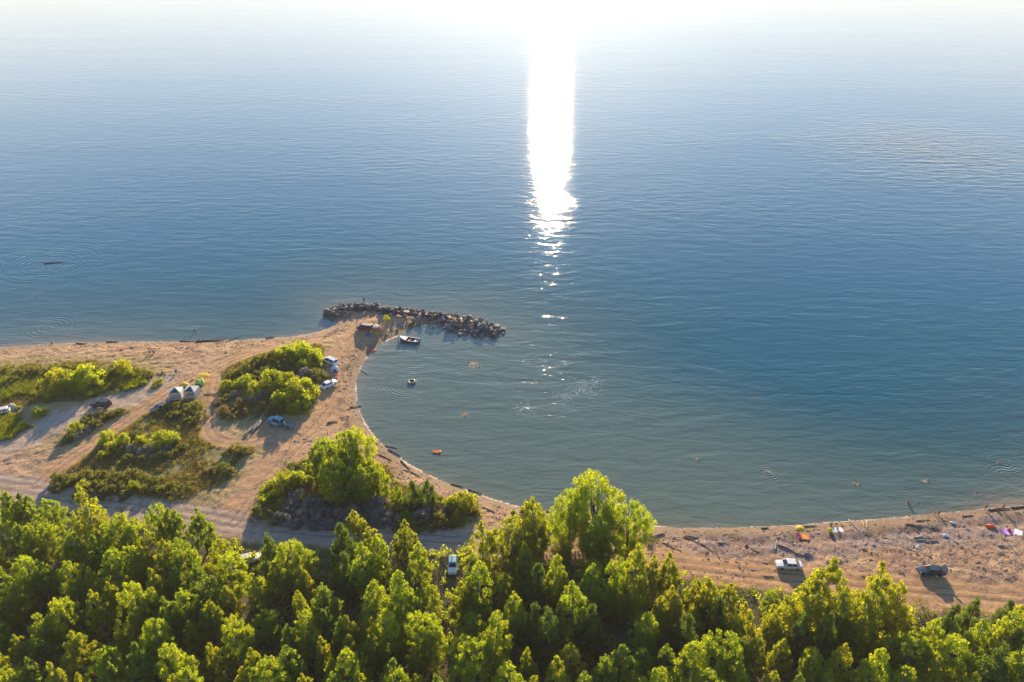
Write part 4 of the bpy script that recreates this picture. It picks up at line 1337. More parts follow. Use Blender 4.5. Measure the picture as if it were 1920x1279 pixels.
MB().quad((.72, -.8, .80), (.72, .8, .80), (.42, .7, 1.12), (.42, -.7, 1.12), t=.02).build('windscreen', M_GLASS, t)
for x, y in ((-.1, .42), (-.1, -.42)):
    m = MB(); m.box((x, y, .42), (.5, .5, .3)); m.box((x - .24, y, .68), (.1, .5, .4)); m.build('seat', simple('red_vinyl', (.42, .03, .02), .5, .15, 5), t)
m = MB(); m.box((-1.7, 0, .40), (.5, 1.6, .3)); m.build('stern_bench', simple('blue_vinyl', (.05, .10, .22), .5, .15, 5), t)
o = MB().box((-2.82, 0, .92), (.42, .34, .44), taper=.75).build('outboard_motor', M_TRIM, t)
MB().box((-2.84, 0, .30), (.18, .12, .95)).build('motor_leg', M_TRIM, o)
MB().tube([(2.45, 0, 1.08), (2.45, 0, 1.2), (2.2, .2, 1.2)], .02, 5).build('bow_rail', M_CHROME, t)

# ------------------------------------------------------------------ drift logs
k = NT('drift_wood')
nz = k.noise(k.coords((.6, 6, 6)), 2.0, 5)
k.put(k.p.inputs['Base Color'], k.ramp(nz.outputs[0], [(.3, (.15, .125, .11)), (.6, (.36, .33, .31)), (.85, (.50, .47, .45))]))
k.p.inputs['Roughness'].default_value = .9
PALEWOOD = k.mat
DARKWOOD = simple('wet_wood', (.095, .068, .052), .8, .45, 3, bump=.02)
TANWOOD = simple('tan_wood', (.50, .34, .18), .85, .25, 4)
def log(x0, y0, x1, y1, r, mat, label, z=None, name='drift_log', lift=0.0, branch=False):
    a, b = (on(x0, y0), on(x1, y1)) if z is None else (Vector((*G(x0, y0), z)), Vector((*G(x1, y1), z)))
    c = (a + b) / 2
    d = b - a
    L = d.length
    rz = math.atan2(d.y, d.x)
    n = 6
    pts, rad = [], []
    for i in range(n):
        f = i / (n - 1)
        q = a.lerp(b, f)
        gz = max(hz(q.x, q.y), 0) if z is None else z
        pts.append(((f - .5) * L, random.uniform(-.03, .03) * L * (0 < f < 1), gz + r * .75 + lift * f - c.z + random.uniform(-.03, .03)))
        rad.append(r * .82 * (1.1 - .55 * f) * random.uniform(.88, 1.1))
    m = MB()
    m.tube(pts, rad, 7)
    if branch:
        for f in (1, 2, 3, 4):
            q = Vector(pts[f])
            e = q + Vector((random.uniform(.2, .6), random.uniform(-.8, .8), random.uniform(.1, .6)))
            m.tube([q, q.lerp(e, .5) + Vector((0, 0, .06)), e], [r * .4, r * .3, r * .12], 5)
    o = m.build(name, mat, None, c, rz, True)
    tag(o, label, 'log' if name == 'drift_log' else 'branch')
P_, D_, T_ = PALEWOOD, DARKWOOD, TANWOOD
for a in [
    (459, 817, 503, 773, .24, P_, 'longest bleached log of the pile left of the turquoise car'), (474, 812, 490, 790, .34, P_, 'thick short bleached log on the pile left of the turquoise car'),
    (458, 822, 477, 803, .13, P_, 'thin pale pole in the log pile left of the turquoise car'), (462, 826, 475, 811, .12, P_, 'forked pale pole at the lower end of the log pile'), (480, 806, 506, 776, .17, D_, 'dark log between the bleached ones of the log pile'),
    (368, 641, 421, 638, .30, D_, 'big dark log lying along the left waterline'), (337, 640, 368, 641, .16, D_, 'dark log left of the biggest one on the left waterline'), (200, 642, 222, 641, .20, D_, 'short dark log on the waterline left of the middle'),
    (143, 645, 163, 645, .22, D_, 'leftmost short dark log on the left waterline'), (1591, 976, 1613, 1000, .12, P_, 'slanting pole on the right beach right of the white blanket'),
    (1616, 978, 1621, 990, .10, T_, 'left of the two short tan planks near the right waterline'), (1625, 978, 1625, 992, .13, T_, 'right of the two short tan planks near the right waterline'), (1452, 1032, 1456, 1016, .13, P_, 'short pale upright stick lying above the white saloon'),
    (1458, 1022, 1516, 1046, .14, D_, 'long dark pole slanting behind the white saloon'), (1698, 984, 1742, 988, .14, D_, 'long thin dark log below the wading pair on the right beach'), (1713, 1009, 1743, 1006, .18, P_, 'upper of two parallel grey logs above the litter heap'),
    (1718, 1014, 1758, 1014, .15, P_, 'lower of two parallel grey logs above the litter heap'), (1804, 969, 1824, 967, .14, D_, 'small dark log on the shingle right of the wading pair'), (1718, 977, 1744, 975, .10, D_, 'thin dark log at the waterline left of the wading pair'),
    (1870, 1024, 1888, 1024, .14, P_, 'short pale log on the sand at the lower right'), (1500, 988, 1531, 986, .15, D_, 'dark log in the wash right of the yellow parasol'), (1427, 991, 1441, 990, .17, D_, 'short dark log in the wash left of the yellow parasol'),
    (1852, 957, 1893, 954, .22, D_, 'left of two dark logs end to end on the far right waterline'), (1895, 953, 1932, 949, .24, D_, 'right of two dark logs end to end on the far right waterline'), (1218, 1008, 1246, 1000, .22, P_, 'pale log on the shingle right of the big spreading trees'),
    (1205, 1003, 1222, 1001, .12, D_, 'small dark log against the big spreading trees'), (1251, 1019, 1258, 1003, .09, P_, 'curved pale stick on the shingle near the spreading trees'), (1282, 1006, 1346, 1038, .11, D_, 'very long thin dark pole on the middle beach'),
    (1284, 1005, 1310, 1008, .14, P_, 'pale log at the head of the long dark pole'), (1346, 1019, 1362, 1018, .18, P_, 'stubby pale log on the middle beach'), (1241, 1018, 1278, 1034, .10, D_, 'thin dark stick slanting towards the road near the spreading trees'),
    (1013, 957, 1042, 963, .16, P_, 'pale log in the wash above the pointed trees'), (905, 951, 931, 962, .15, P_, 'pale log on the sand right of the yellow bush'), (728, 842, 752, 857, .16, D_, 'dark log along the wrack line below the big stand'),
    (712, 853, 734, 864, .14, D_, 'dark log higher up the sand right of the big stand'), (752, 864, 768, 880, .18, D_, 'thick dark log in the wrack above the dark tree pair'), (771, 884, 787, 894, .14, P_, 'pale log in the wrack above the dark tree pair'),
    (690, 818, 709, 834, .14, D_, 'dark log at the bend of the bay shore'), (846, 908, 869, 914, .14, D_, 'dark log in the wash above the yellow bush'), (878, 918, 902, 927, .14, D_, 'dark log in the wash right of the yellow bush'),
    (614, 794, 634, 790, .20, D_, 'dark weathered log on the pale lane right of the turquoise car'), (656, 765, 678, 762, .16, D_, 'dark log reaching from the sand into the bay')]:
    log(*a)
log(722, 836, 744, 841, .13, D_, 'dark pole afloat at the bay shore below the big stand', z=-.05)
log(679, 695, 690, 703, .12, P_, 'pale stick afloat in the shallows of the bay', z=-.02)
log(83, 495, 118, 492, .24, D_, 'dark log drifting far out on the left water', z=-.05)
log(422, 642, 452, 632, .10, D_, 'dead branch lying in the left wash right of the biggest log', name='drift_branch', branch=True)
log(498, 635, 516, 633, .16, D_, 'root stump with stubs on the left waterline near the spit', name='drift_branch', branch=True)
log(383, 740, 404, 739, .12, D_, 'dark branch on the sand right of the canopies', name='drift_branch', branch=True)
log(1745, 990, 1765, 996, .16, D_, 'snag with stubs on the shingle below the wading pair', name='drift_branch', branch=True)

# ------------------------------------------------------------------ beach things
def flat(name, label, cat, px, py, rz, w, d, mats, stripes=0):
    p = on(px, py)
    t = thing(name, label, cat, (p.x, p.y, p.z + .03), R(rz))
    nx = max(1, stripes)
    for i in range(nx):
        m = MB()
        xs = np.linspace(-w / 2 + w * i / nx, -w / 2 + w * (i + 1) / nx, 3)
        rings = [[(x, y, .03 + .05 * math.sin(3 * x + 2 * y + i) * .6 + .03) for y in np.linspace(-d / 2, d / 2, 5)] for x in xs]
        m.loft(rings, False, 0, False)
        m.loft([[(x, y, z - .025) for x, y, z in r_] for r_ in rings], False, 0, False)
        m.build('cloth_panel' if stripes else 'cloth', mats[i % len(mats)], t)
    return t
M_PINK = simple('magenta_cloth', (.55, .03, .22), .8, .15, 4); M_ORANGE = simple('orange_cloth', (.75, .16, .03), .75, .15, 4); M_REDC = simple('red_cloth', (.60, .03, .03), .8, .15, 4)
M_PURPLE = simple('purple_cloth', (.32, .10, .55), .8, .15, 4); M_WHITEC = simple('white_cloth', (.78, .77, .74), .85, .06, 4); M_LILAC = simple('lilac_cloth', (.55, .42, .72), .8, .12, 4)
flat('beach_blanket', 'white blanket with two people beside it on the right beach', 'blanket', 1571, 995, 4, 1.9, 1.5, [M_WHITEC])
flat('beach_mat', 'magenta and orange striped mat under the yellow parasol', 'mat', 1506, 1007, -8, 1.9, 1.3, [M_PINK, M_ORANGE, M_YELLOW, M_ORANGE], 4)
flat('beach_blanket', 'purple and lilac blanket with a red bag at the far right', 'blanket', 1891, 998, -10, 2.1, 1.6, [M_PURPLE, M_LILAC, M_PINK, M_LILAC], 4)
flat('beach_towel', 'white towel right of the purple blanket', 'towel', 1909, 999, -35, 1.3, 1.6, [M_WHITEC])
flat('ground_sheet', 'blue ground sheet in the shade of the brown car', 'mat', 691, 628, -5, 1.1, 1.5, [M_BLUEFAB])
flat('beach_towel', 'teal towel below the green bag on the spit', 'towel', 701, 632, 10, 1.2, .9, [simple('teal_cloth', (.02, .25, .28), .8, .1, 4)])
def sack(name, label, cat, px, py, s, mat, mat2=None, z=None):
    p = on(px, py)
    t = thing(name, label, cat, (p.x, p.y, p.z if z is None else z), random.random() * 6)
    m = MB()
    rings = []
    for zz, r_ in ((0, .8), (.18, 1), (.5, .95), (.8, .6), (.95, .25)):
        rings.append([(s[0] * r_ * (1 + .12 * math.sin(3 * a)) * math.cos(a), s[1] * r_ * (1 + .1 * math.cos(2 * a)) * math.sin(a), s[2] * zz) for a in np.linspace(0, 2 * math.pi, 11)[:-1]])
    m.loft(rings)
    m.build('bag_body' if 'bag' in name else 'bundle', mat, t, smooth=True)
    m = MB(); m.tube([(-s[0] * .3, 0, s[2] * .9), (-s[0] * .15, 0, s[2] * 1.25), (s[0] * .15, 0, s[2] * 1.25), (s[0] * .3, 0, s[2] * .9)], .035, 5)
    m.build('strap', mat2 or M_TRIM, t)
    return t
sack('beach_bag', 'red bag lying on the purple blanket', 'bag', 1891, 994, (.45, .35, .35), M_REDC)
sack('green_bag', 'lime green bag beside the orange net on the spit', 'bag', 706, 627, (.5, .45, .65), M_LIME)
sack('tan_bag', 'small tan bag on the sand right of the orange net', 'bag', 724, 627, (.35, .3, .45), TANWOOD)
sack('white_bag', 'white bag of clothes on the shingle right of the wading pair', 'bag', 1786, 981, (.4, .3, .4), M_WHITEC)
sack('white_bag', 'pale bundle on the sand above the litter heap', 'bag', 1773, 1005, (.45, .3, .35), M_WHITEC)
sack('camp_bag', 'dark rucksack with white cloth beside the navy hatchback', 'bag', 318, 769, (.6, .5, .6), NAVY)
sack('white_bag', 'white and blue bag at the camp bush beside the navy hatchback', 'bag', 327, 771, (.5, .4, .5), M_LILAC)
sack('green_bag', 'pale green bag left of the yellow awning', 'bag', 361, 712, (.35, .3, .35), simple('sage_cloth', (.28, .38, .25), .8, .1, 4))
# orange drying net tent on the spit
p = on(706, 622)
t = thing('shade_shelter', 'small orange netted shelter with pale top beside the brown car', 'shelter', (p.x, p.y, p.z), R(5))
M_ONET = simple('orange_netting', (.50, .17, .07), .85, .35, 14, trans=.35)
for i in range(4):
    a0, a1 = i * math.pi / 2 + .78, (i + 1) * math.pi / 2 + .78
    m = MB()
    rings = [[(q * math.cos(a0 + (a1 - a0) * s / 2), q * math.sin(a0 + (a1 - a0) * s / 2), z) for s in range(3)] for q, z in ((1.25, 0), (1.2, .9), (.95, 1.6))]
    m.loft(rings, False, 0, False); m.loft([[(x * .98, y * .98, z) for x, y, z in r_] for r_ in rings], False, 0, False)
    m.build('net_wall', M_ONET, t)
m = MB(); m.loft([[(q * math.cos(a), q * math.sin(a), z) for a in np.linspace(0, 6.283, 9)[:-1]] for q, z in ((.97, 1.6), (.6, 1.85), (.1, 1.95))]); m.build('top', M_WHITEFAB, t)
# parasol
p = on(1496, 1004)
t = thing('beach_parasol', 'yellow parasol standing open on the right beach', 'parasol', (p.x, p.y, p.z), 0)
MB().tube([(0, 0, -.1), (.1, -.08, 2.0)], .025, 6).build('pole', M_POLE, t)
for i in range(8):
    a0, a1 = i * math.pi / 4, (i + 1) * math.pi / 4
    m = MB()
    rr = [[(.1 + q * math.cos(a), -.08 + q * math.sin(a), z) for a in (a0, (a0 + a1) / 2, a1)] for q, z in ((.02, 2.02), (.45, 1.93), (.85, 1.72))]
    m.loft(rr, False, 0, False); m.loft([[(x, y, z - .015) for x, y, z in r_] for r_ in rr], False, 0, False)
    m.build('canopy_panel', M_YELLOW, t)
# ball, rings, float, tyres
def ball(label, px, py, r, m1, m2):
    p = on(px, py)
    t = thing('beach_ball', label, 'ball', (p.x, p.y, p.z + r))
    for i in range(6):
        a0, a1 = i * math.pi / 3, (i + 1) * math.pi / 3
        m = MB()
        m.loft([[(r * math.sin(th) * math.cos(a), r * math.sin(th) * math.sin(a), r * math.cos(th)) for a in (a0, (a0 + a1) / 2, a1)] for th in np.linspace(.01, 3.13, 7)], False, 0, False)
        m.build('gore', (m1, m2)[i % 2], t, smooth=True)
ball('lime yellow beach ball left of the white blanket', 1556, 997, .42, M_LIME, M_YELLOW)
def torus(name, label, cat, px, py, R0, r, mats, z=None, tilt=0):
    p = on(px, py) if z is None else Vector((*G(px, py), z))
    t = thing(name, label, cat, (p.x, p.y, p.z + (r * .6 if not tilt else R0)))
    t.rotation_euler = (tilt, 0, .6)
    N = 20
    for h_ in range(2):
        m = MB()
        rings = [[((R0 + r * math.cos(b)) * math.cos(a), (R0 + r * math.cos(b)) * math.sin(a), r * math.sin(b)) for b in np.linspace(0, 6.283, 9)[:-1]] for a in np.linspace(h_ * math.pi, (h_ + 1) * math.pi, N // 2 + 1)]
        m.loft(rings, False)
        m.build('tube_half', mats[h_ % len(mats)], t, smooth=True)
    return t
torus('swim_ring', 'large dark inflatable ring with a swimmer in the middle of the bay', 'swim ring', 772, 717, .75, .27, [M_TRIM, simple('grey_vinyl', (.16, .17, .20), .3, .15, 4)], z=.02)
torus('old_tyre', 'old black tyre lying on the middle beach', 'tyre', 1400, 1025, .28, .11, [M_TYRE])
torus('old_tyre', 'dark tyre lying on the sand left of the big stand', 'tyre', 575, 863, .34, .14, [M_TYRE])
def lilo(label, px, py, rz, mat, z):
    p = on(px, py) if z is None else Vector((*G(px, py), z))
    t = thing('air_mattress', label, 'air mattress', (p.x, p.y, p.z), R(rz))
    for i in range(5):
        m = MB(); y = (i - 2) * .17
        m.tube([(-.9, y, .08), (-.85, y, .09), (.6, y, .09), (.65, y, .08)], [.05, .095, .095, .05], 8)
        m.build('air_tube', mat, t, smooth=True)
    m = MB(); m.tube([(.75, -.4, .14), (.75, .4, .14)], .13, 8); m.build('pillow', mat, t, smooth=True)
lilo('orange air mattress drifting in the bay above the point', 819, 848, -6, M_ORANGE, 0)
lilo('small red orange boat-like float at the neck of the bay shore', 697, 659, 25, M_REDC, None)
def folded(label, px, py, rz, mat):
    p = on(px, py)
    t = thing('pop_up_shade', label, 'shade tent', (p.x, p.y, p.z), R(rz))
    m = MB(); rr = [[(x, .55 * math.cos(math.pi * i / 8) * (1 - .25 * abs(x)), .62 * math.sin(math.pi * i / 8) * (1 - .35 * abs(x))) for i in range(9)] for x in (-.8, -.4, 0, .4, .8)]
    m.loft(rr, False, 0, False); m.loft([[(x, y * .97, z * .97) for x, y, z in r_] for r_ in rr], False, 0, False)
    m.build('fly', mat, t)
    MB().quad((-.8, -.55, .02), (.8, -.55, .02), (.8, .55, .02), (-.8, .55, .02), t=.02).build('floor', M_TRIM, t)
folded('low orange red shade tent on the far right beach', 1857, 989, -12, simple('orange_red_fabric', (.80, .09, .02), .7, .12, 4, trans=.2))
# camp chair
p = on(331, 701)
t = thing('camp_chair', 'blue folding chair standing alone on the sand beyond the canopies', 'chair', (p.x, p.y, p.z), R(30))
MB().quad((-.28, -.26, .42), (.28, -.26, .42), (.28, .26, .40), (-.28, .26, .40), t=.03).build('seat', M_BLUEFAB, t)
MB().quad((-.28, .26, .42), (.28, .26, .42), (.28, .42, 1.0), (-.28, .42, 1.0), t=.03).build('backrest', M_BLUEFAB, t)
for x in (-.28, .28):
    for y in (-.26, .3):
        MB().tube([(x, y, 0), (x, -y * .8, .44)], .018, 5).build('leg', M_POLE, t)
# camp clutter: fire place, folded things
def heap(name, label, cat, px, py, mats, n, sp, s=.28):
    p = on(px, py)
    t = thing(name, label, cat, (p.x, p.y, p.z))
    for i in range(n):
        m = MB()
        m.box((0, 0, 0), (s * random.uniform(.6, 1.6), s * random.uniform(.5, 1.2), s * random.uniform(.3, .8)), taper=random.uniform(.6, 1))
        o = m.build('piece', mats[i % len(mats)], t, (random.gauss(0, sp), random.gauss(0, sp * .8), s * .25))
        o.rotation_euler = (random.uniform(-.4, .4), random.uniform(-.4, .4), random.uniform(0, 6))
heap('litter_heap', 'scattered heap of white black and tan litter on the right beach', 'litter', 1717, 1026, [M_WHITEC, M_TRIM, M_WHITEC, TANWOOD, M_WHITEC], 16, .6)
heap('camp_fireplace', 'burnt fireplace of dark sticks left of the blue camp chair', 'fireplace', 304, 702, [DARKWOOD, M_TRIM, BARK_DARK], 14, .55, .35)
heap('camp_litter', 'white litter beside the burnt fireplace', 'litter', 312, 710, [M_WHITEC, M_LILAC], 7, .8, .25)
heap('camp_kit', 'dark blue and white heap of camp kit behind the bush by the navy hatchback', 'luggage', 323, 765, [NAVY, M_WHITEC, M_BLUEFAB, M_TRIM], 10, .5, .4)
heap('red_bundle', 'dark red bundle of clothes on the left beach', 'clothes', 228, 656, [M_REDC, BROWN], 5, .3, .4)

# ------------------------------------------------------------------ stuff on the beach: sticks, stones
def chips(name, n, accept, xr, yr, mat, seed, l0, l1, thick, lab, cat):
    p = scatter(n, accept, xr, yr, seed)
    g = np.random.default_rng(seed)
    z = hz_arr(p[:, 0], p[:, 1])
    L = g.uniform(l0, l1, n) * (g.random(n) ** 1.5 * .8 + .3)
    a = g.normal(0, .7, n) + np.where(g.random(n) < .3, 1.3, 0)
    w = thick * g.uniform(.6, 1.5, n)
    ca, sa = np.cos(a), np.sin(a)
    vs = []
    for du, dv, dz in ((-1, -1, 0), (1, -1, 0), (1, 1, 0), (-1, 1, 0), (-.9, -.5, 1), (.9, -.5, 1), (.9, .5, 1), (-.9, .5, 1)):
        ux, uy = du * L / 2, dv * w / 2
        vs.append(np.stack([p[:, 0] + ux * ca - uy * sa, p[:, 1] + ux * sa + uy * ca, z - .02 + dz * (w * .8 + .02)], 1))
    v = np.stack(vs, 1).reshape(-1, 3)
    f = np.array([(4, 5, 6, 7), (0, 1, 5, 4), (1, 2, 6, 5), (2, 3, 7, 6), (3, 0, 4, 7)])
    F = (np.arange(n)[:, None, None] * 8 + f[None]).reshape(-1, 4)
    tag(link(name, np_mesh(name, v, F, mat)), lab, cat, kind='stuff')
free = lambda x, y: (mask_at(m_veg, x, y) < .3)
wr = lambda lo, hi: (lambda x, y: (mask_at(LSD, x, y) > lo) & (mask_at(LSD, x, y) < hi) & free(x, y) & (fbm(x / 2.5, y / 2.5, 61) > .5))
chips('wrack_sticks', 1500, wr(1.2, 5.5), (-145, 145), (100, 205), DARKWOOD, 31, .2, 1.2, .07, 'dark sticks and bark thrown up along the waterline', 'sticks')
chips('beach_sticks', 300, wr(4, 26), (15, 145), (95, 150), DARKWOOD, 32, .3, 1.6, .08, 'scattered dark sticks on the right beach', 'sticks')
chips('beach_stones', 1500, lambda x, y: (mask_at(LSD, x, y) > .6) & (mask_at(LSD, x, y) < 22) & free(x, y), (-145, 145), (95, 205), M_ROCK, 33, .08, .26, .13, 'small stones scattered over the beaches', 'stones')
chips('pale_sticks', 500, wr(2, 22), (-60, 145), (95, 205), PALEWOOD, 34, .3, 1.3, .09, 'bleached sticks scattered over the beaches', 'sticks')
# ------------------------------------------------------------------ people
SKIN = simple('tanned_skin', (.34, .17, .10), .6, .12, 8)
HAIR = simple('dark_hair', (.03, .02, .015), .7, .3, 12)
CLOTH = {'red': M_REDC, 'blue': M_BLUEFAB, 'black': M_TRIM, 'white': M_WHITEC, 'orange': M_ORANGE, 'pink': M_PINK, 'navy': NAVY, 'brown': simple('brown_cloth', (.12, .05, .035), .8, .2, 4)}
# joints per pose in metres, for an adult 1.72 m tall facing +X: pelvis, chest, neck, head, then arms and legs (left, right)
def P3(*a):
    return [Vector(q) for q in a]
POSE = {
    'stand': dict(sp=P3((0, 0, .92), (.0, 0, 1.12), (.01, 0, 1.38), (.02, 0, 1.47), (.03, 0, 1.60)), arm=[P3((0, .19, 1.36), (-.02, .25, 1.10), (.06, .26, .86)), P3((0, -.19, 1.36), (-.02, -.25, 1.10), (.06, -.26, .86))],
                  leg=[P3((0, .10, .88), (.02, .11, .48), (-.02, .12, .07), (.13, .13, .03)), P3((0, -.10, .88), (.03, -.11, .48), (0, -.12, .07), (.15, -.13, .03))]),
    'walk': dict(sp=P3((0, 0, .90), (.02, 0, 1.10), (.05, 0, 1.36), (.07, 0, 1.45), (.09, 0, 1.58)), arm=[P3((.04, .19, 1.34), (-.10, .25, 1.10), (-.12, .26, .88)), P3((.04, -.19, 1.34), (.12, -.24, 1.10), (.28, -.23, .96))],
                 leg=[P3((0, .10, .86), (.20, .11, .50), (.18, .12, .08), (.33, .12, .03)), P3((0, -.10, .86), (-.06, -.11, .47), (-.32, -.12, .14), (-.22, -.12, .03))]),
    'bend': dict(sp=P3((0, 0, .86), (.16, 0, 1.02), (.42, 0, 1.10), (.50, 0, 1.11), (.62, 0, 1.12)), arm=[P3((.40, .18, 1.06), (.46, .22, .82), (.52, .20, .60)), P3((.40, -.18, 1.06), (.46, -.22, .82), (.54, -.20, .58))],
                 leg=[P3((0, .10, .82), (.08, .11, .46), (.0, .12, .07), (.15, .13, .03)), P3((0, -.10, .82), (.10, -.11, .46), (.03, -.12, .07), (.18, -.13, .03))]),
    'sit': dict(sp=P3((0, 0, .14), (-.04, 0, .34), (-.03, 0, .60), (-.01, 0, .69), (.01, 0, .82)), arm=[P3((-.03, .19, .58), (.04, .27, .36), (.26, .20, .38)), P3((-.03, -.19, .58), (.04, -.27, .36), (.26, -.20, .38))],
                leg=[P3((.02, .10, .13), (.36, .14, .42), (.62, .14, .08), (.76, .15, .04)), P3((.02, -.10, .13), (.40, -.14, .36), (.70, -.14, .08), (.84, -.15, .04))]),
    'lie': dict(sp=P3((0, 0, .12), (-.20, 0, .14), (-.46, 0, .14), (-.55, 0, .15), (-.68, 0, .16)), arm=[P3((-.44, .19, .13), (-.26, .30, .10), (-.02, .30, .07)), P3((-.44, -.19, .13), (-.50, -.36, .10), (-.68, -.22, .08))],
                leg=[P3((.04, .10, .12), (.44, .13, .12), (.84, .14, .08), (.92, .14, .16)), P3((.04, -.10, .12), (.42, -.16, .26), (.70, -.15, .08), (.84, -.15, .06))]),
    'swim': dict(sp=P3((-.30, 0, -.42), (-.16, 0, -.20), (.0, 0, -.02), (.03, 0, .07), (.06, 0, .19)), arm=[P3((0, .19, -.03), (.18, .32, .02), (.44, .30, .04)), P3((0, -.19, -.03), (.14, -.36, -.04), (.34, -.46, .03))],
                 leg=[P3((-.32, .10, -.44), (-.60, .13, -.62), (-.98, .13, -.60), (-1.1, .13, -.62)), P3((-.32, -.10, -.44), (-.50, -.13, -.74), (-.88, -.13, -.86), (-1.0, -.13, -.9))]),
}
def body_mesh(pose):
    d = POSE[pose]
    vs, es, rs = [], [], []
    def add(p, r, prev=None):
        vs.append(p); rs.append(r)
        if prev is not None:
            es.append((prev, len(vs) - 1))
        return len(vs) - 1
    a = add(d['sp'][0], (.15, .12))
    b = add(d['sp'][1], (.125, .105), a)
    c = add(d['sp'][2], (.16, .115), b)
    n = add(d['sp'][3], (.058, .058), c)
    hd = (d['sp'][4] - d['sp'][3]).normalized()
    h0 = add(d['sp'][3] + hd * .06, (.075, .078), n)
    h1 = add(d['sp'][4], (.088, .10), h0)
    add(d['sp'][4] + hd * .10, (.06, .068), h1)
    for arm in d['arm']:
        q = add(arm[0], (.062, .062), c)
        q = add(arm[0].lerp(arm[1], .5), (.052, .052), q)
        q = add(arm[1], (.043, .043), q)
        q = add(arm[2], (.030, .030), q)
    for leg in d['leg']:
        q = add(leg[0], (.098, .098), a)
        q = add(leg[0].lerp(leg[1], .5), (.085, .085), q)
        q = add(leg[1], (.060, .060), q)
        q = add(leg[1].lerp(leg[2], .35), (.060, .062), q)
        q = add(leg[2], (.042, .042), q)
        add(leg[3], (.040, .036), q)
    me = bpy.data.meshes.new('rig')
    me.from_pydata([tuple(v) for v in vs], es, [])
    o = bpy.data.objects.new('rig', me)
    COL.objects.link(o)
    sk = o.modifiers.new('skin', 'SKIN')
    sk.use_smooth_shade = True
    for i, v in enumerate(me.skin_vertices[0].data):
        v.radius = rs[i]
        v.use_root = i == 0
    ss = o.modifiers.new('sub', 'SUBSURF')
    ss.levels = ss.render_levels = 1
    bpy.context.view_layer.update()
    dg = bpy.context.evaluated_depsgraph_get()
    out = bpy.data.meshes.new_from_object(o.evaluated_get(dg))
    bpy.data.objects.remove(o)
    # hands: palm, four unequal bent fingers and a thumb from the side of the palm
    m = MB()
    for s, arm in zip((1, -1), d['arm']):
        w, f = arm[2], (arm[2] - arm[1]).normalized()
        u = f.cross(Vector((0, 0, 1)) if abs(f.z) < .9 else Vector((1, 0, 0))).normalized()
        g_ = u.cross(f)
        m.tube([w - f * .02, w + f * .04, w + f * .085], [.028, .036, .034], 6)
        for j, ln in enumerate((.068, .080, .074, .056)):
            b0 = w + f * .08 + u * (j - 1.5) * .018
            m.tube([b0, b0 + f * ln * .5, b0 + f * ln * .85 + g_ * ln * .4 * s], [.0095, .009, .007], 5)
        b0 = w + f * .03 + u * .032
        m.tube([b0, b0 + (f * .6 + u * .7) * .035, b0 + (f * .9 + u * .45) * .068], [.012, .010, .008], 5)
    # face: nose, brow line, ears
    hc, fw = d['sp'][4], Vector((1, 0, 0)) if pose not in ('lie', 'bend') else (Vector((0, 0, 1)) if pose == 'lie' else Vector((.4, 0, -.9)).normalized())
    side = hd.cross(fw).normalized()
    m.tube([hc + fw * .085 + hd * .01, hc + fw * .115 - hd * .025], [.010, .016], 5)
    for s in (-1, 1):
        m.tube([hc + side * s * .085, hc + side * s * .105], [.022, .014], 6)
        m.tube([hc + fw * .085 + side * s * .034 + hd * .012, hc + fw * .094 + side * s * .034 + hd * .012], [.012, .008], 6, mi=2)
    m.tube([hc + fw * .088 - side * .025 - hd * .055, hc + fw * .088 + side * .025 - hd * .055], .007, 5, mi=1)
    bv = [tuple(v.co) for v in out.vertices]
    bf = [tuple(p.vertices) for p in out.polygons]
    mi = []
    pel, tor = d['sp'][0], d['sp'][2]
    for p in out.polygons:
        c_ = p.center
        hv = c_ - hc
        if hv.length < .17 and (hv.dot(fw) < .03 or hv.dot(hd) > .075) and hv.dot(hd) > -.06:
            mi.append(2)
        elif (c_ - pel).length < .21 and c_.z < pel.z + .12 + (.1 if pose in ('lie', 'sit') else 0):
            mi.append(1)
        else:
            mi.append(0)
    nb = len(bv)
    me = bpy.data.meshes.new('person')
    me.from_pydata(bv + m.v, [], bf + [tuple(nb + i for i in f) for f in m.f])
    me.polygons.foreach_set('material_index', mi + m.m)
    me.polygons.foreach_set('use_smooth', [True] * len(me.polygons))
    for q in (SKIN, M_REDC, HAIR):
        me.materials.append(q)
    me.update()
    return me
BODY = {q: body_mesh(q) for q in POSE}
def person(pose, px, py, head, label, cloth='blue', z=None, s=1.0, top=None, group=None):
    p = on(px, py) if z is None else Vector((*G(px, py), z))
    o = link('person', BODY[pose], None, (p.x, p.y, p.z), R(head))
    o.scale = (s, s, s)
    o.material_slots[1].link = 'OBJECT'
    o.material_slots[1].material = CLOTH[cloth]
    if top:
        o.material_slots[0].link = 'OBJECT'
        o.material_slots[0].material = CLOTH[top]
    tag(o, label, 'person', group)
# on land
person('stand', 684, 577, 80, 'dark clad person standing on top of the breakwater', 'black', top='black', z=1.5)
person('stand', 747, 644, 160, 'person in dark clothes standing in the water at the boat bow', 'navy', z=-.25, top='navy')
person('sit', 98, 646, 120, 'person sitting at the left water edge facing the lake', 'black')
person('sit', 281, 663, 90, 'left of two dark figures sitting together on the left beach', 'black', top='black')
person('sit', 288, 663, 90, 'right of two dark figures sitting together on the left beach', 'brown', top='brown')
person('walk', 316, 756, 200, 'person in dark clothes at the raised tailgate of the navy hatchback', 'black', top='navy')
person('stand', 623, 722, 180, 'person in red beside the open door of the white saloon', 'red', top='red')
person('sit', 633, 706, 200, 'person in orange red sitting on the sand below the blue tent', 'red', top='orange')
person('sit', 702, 631, 250, 'person in pink sitting beside the green bag on the spit', 'pink')
person('walk', 231, 964, 170, 'person in reddish brown walking on the shaded road above the wood', 'brown', top='brown')
person('sit', 1558, 986, 90, 'person with dark top sitting behind the white blanket, left of two', 'navy')
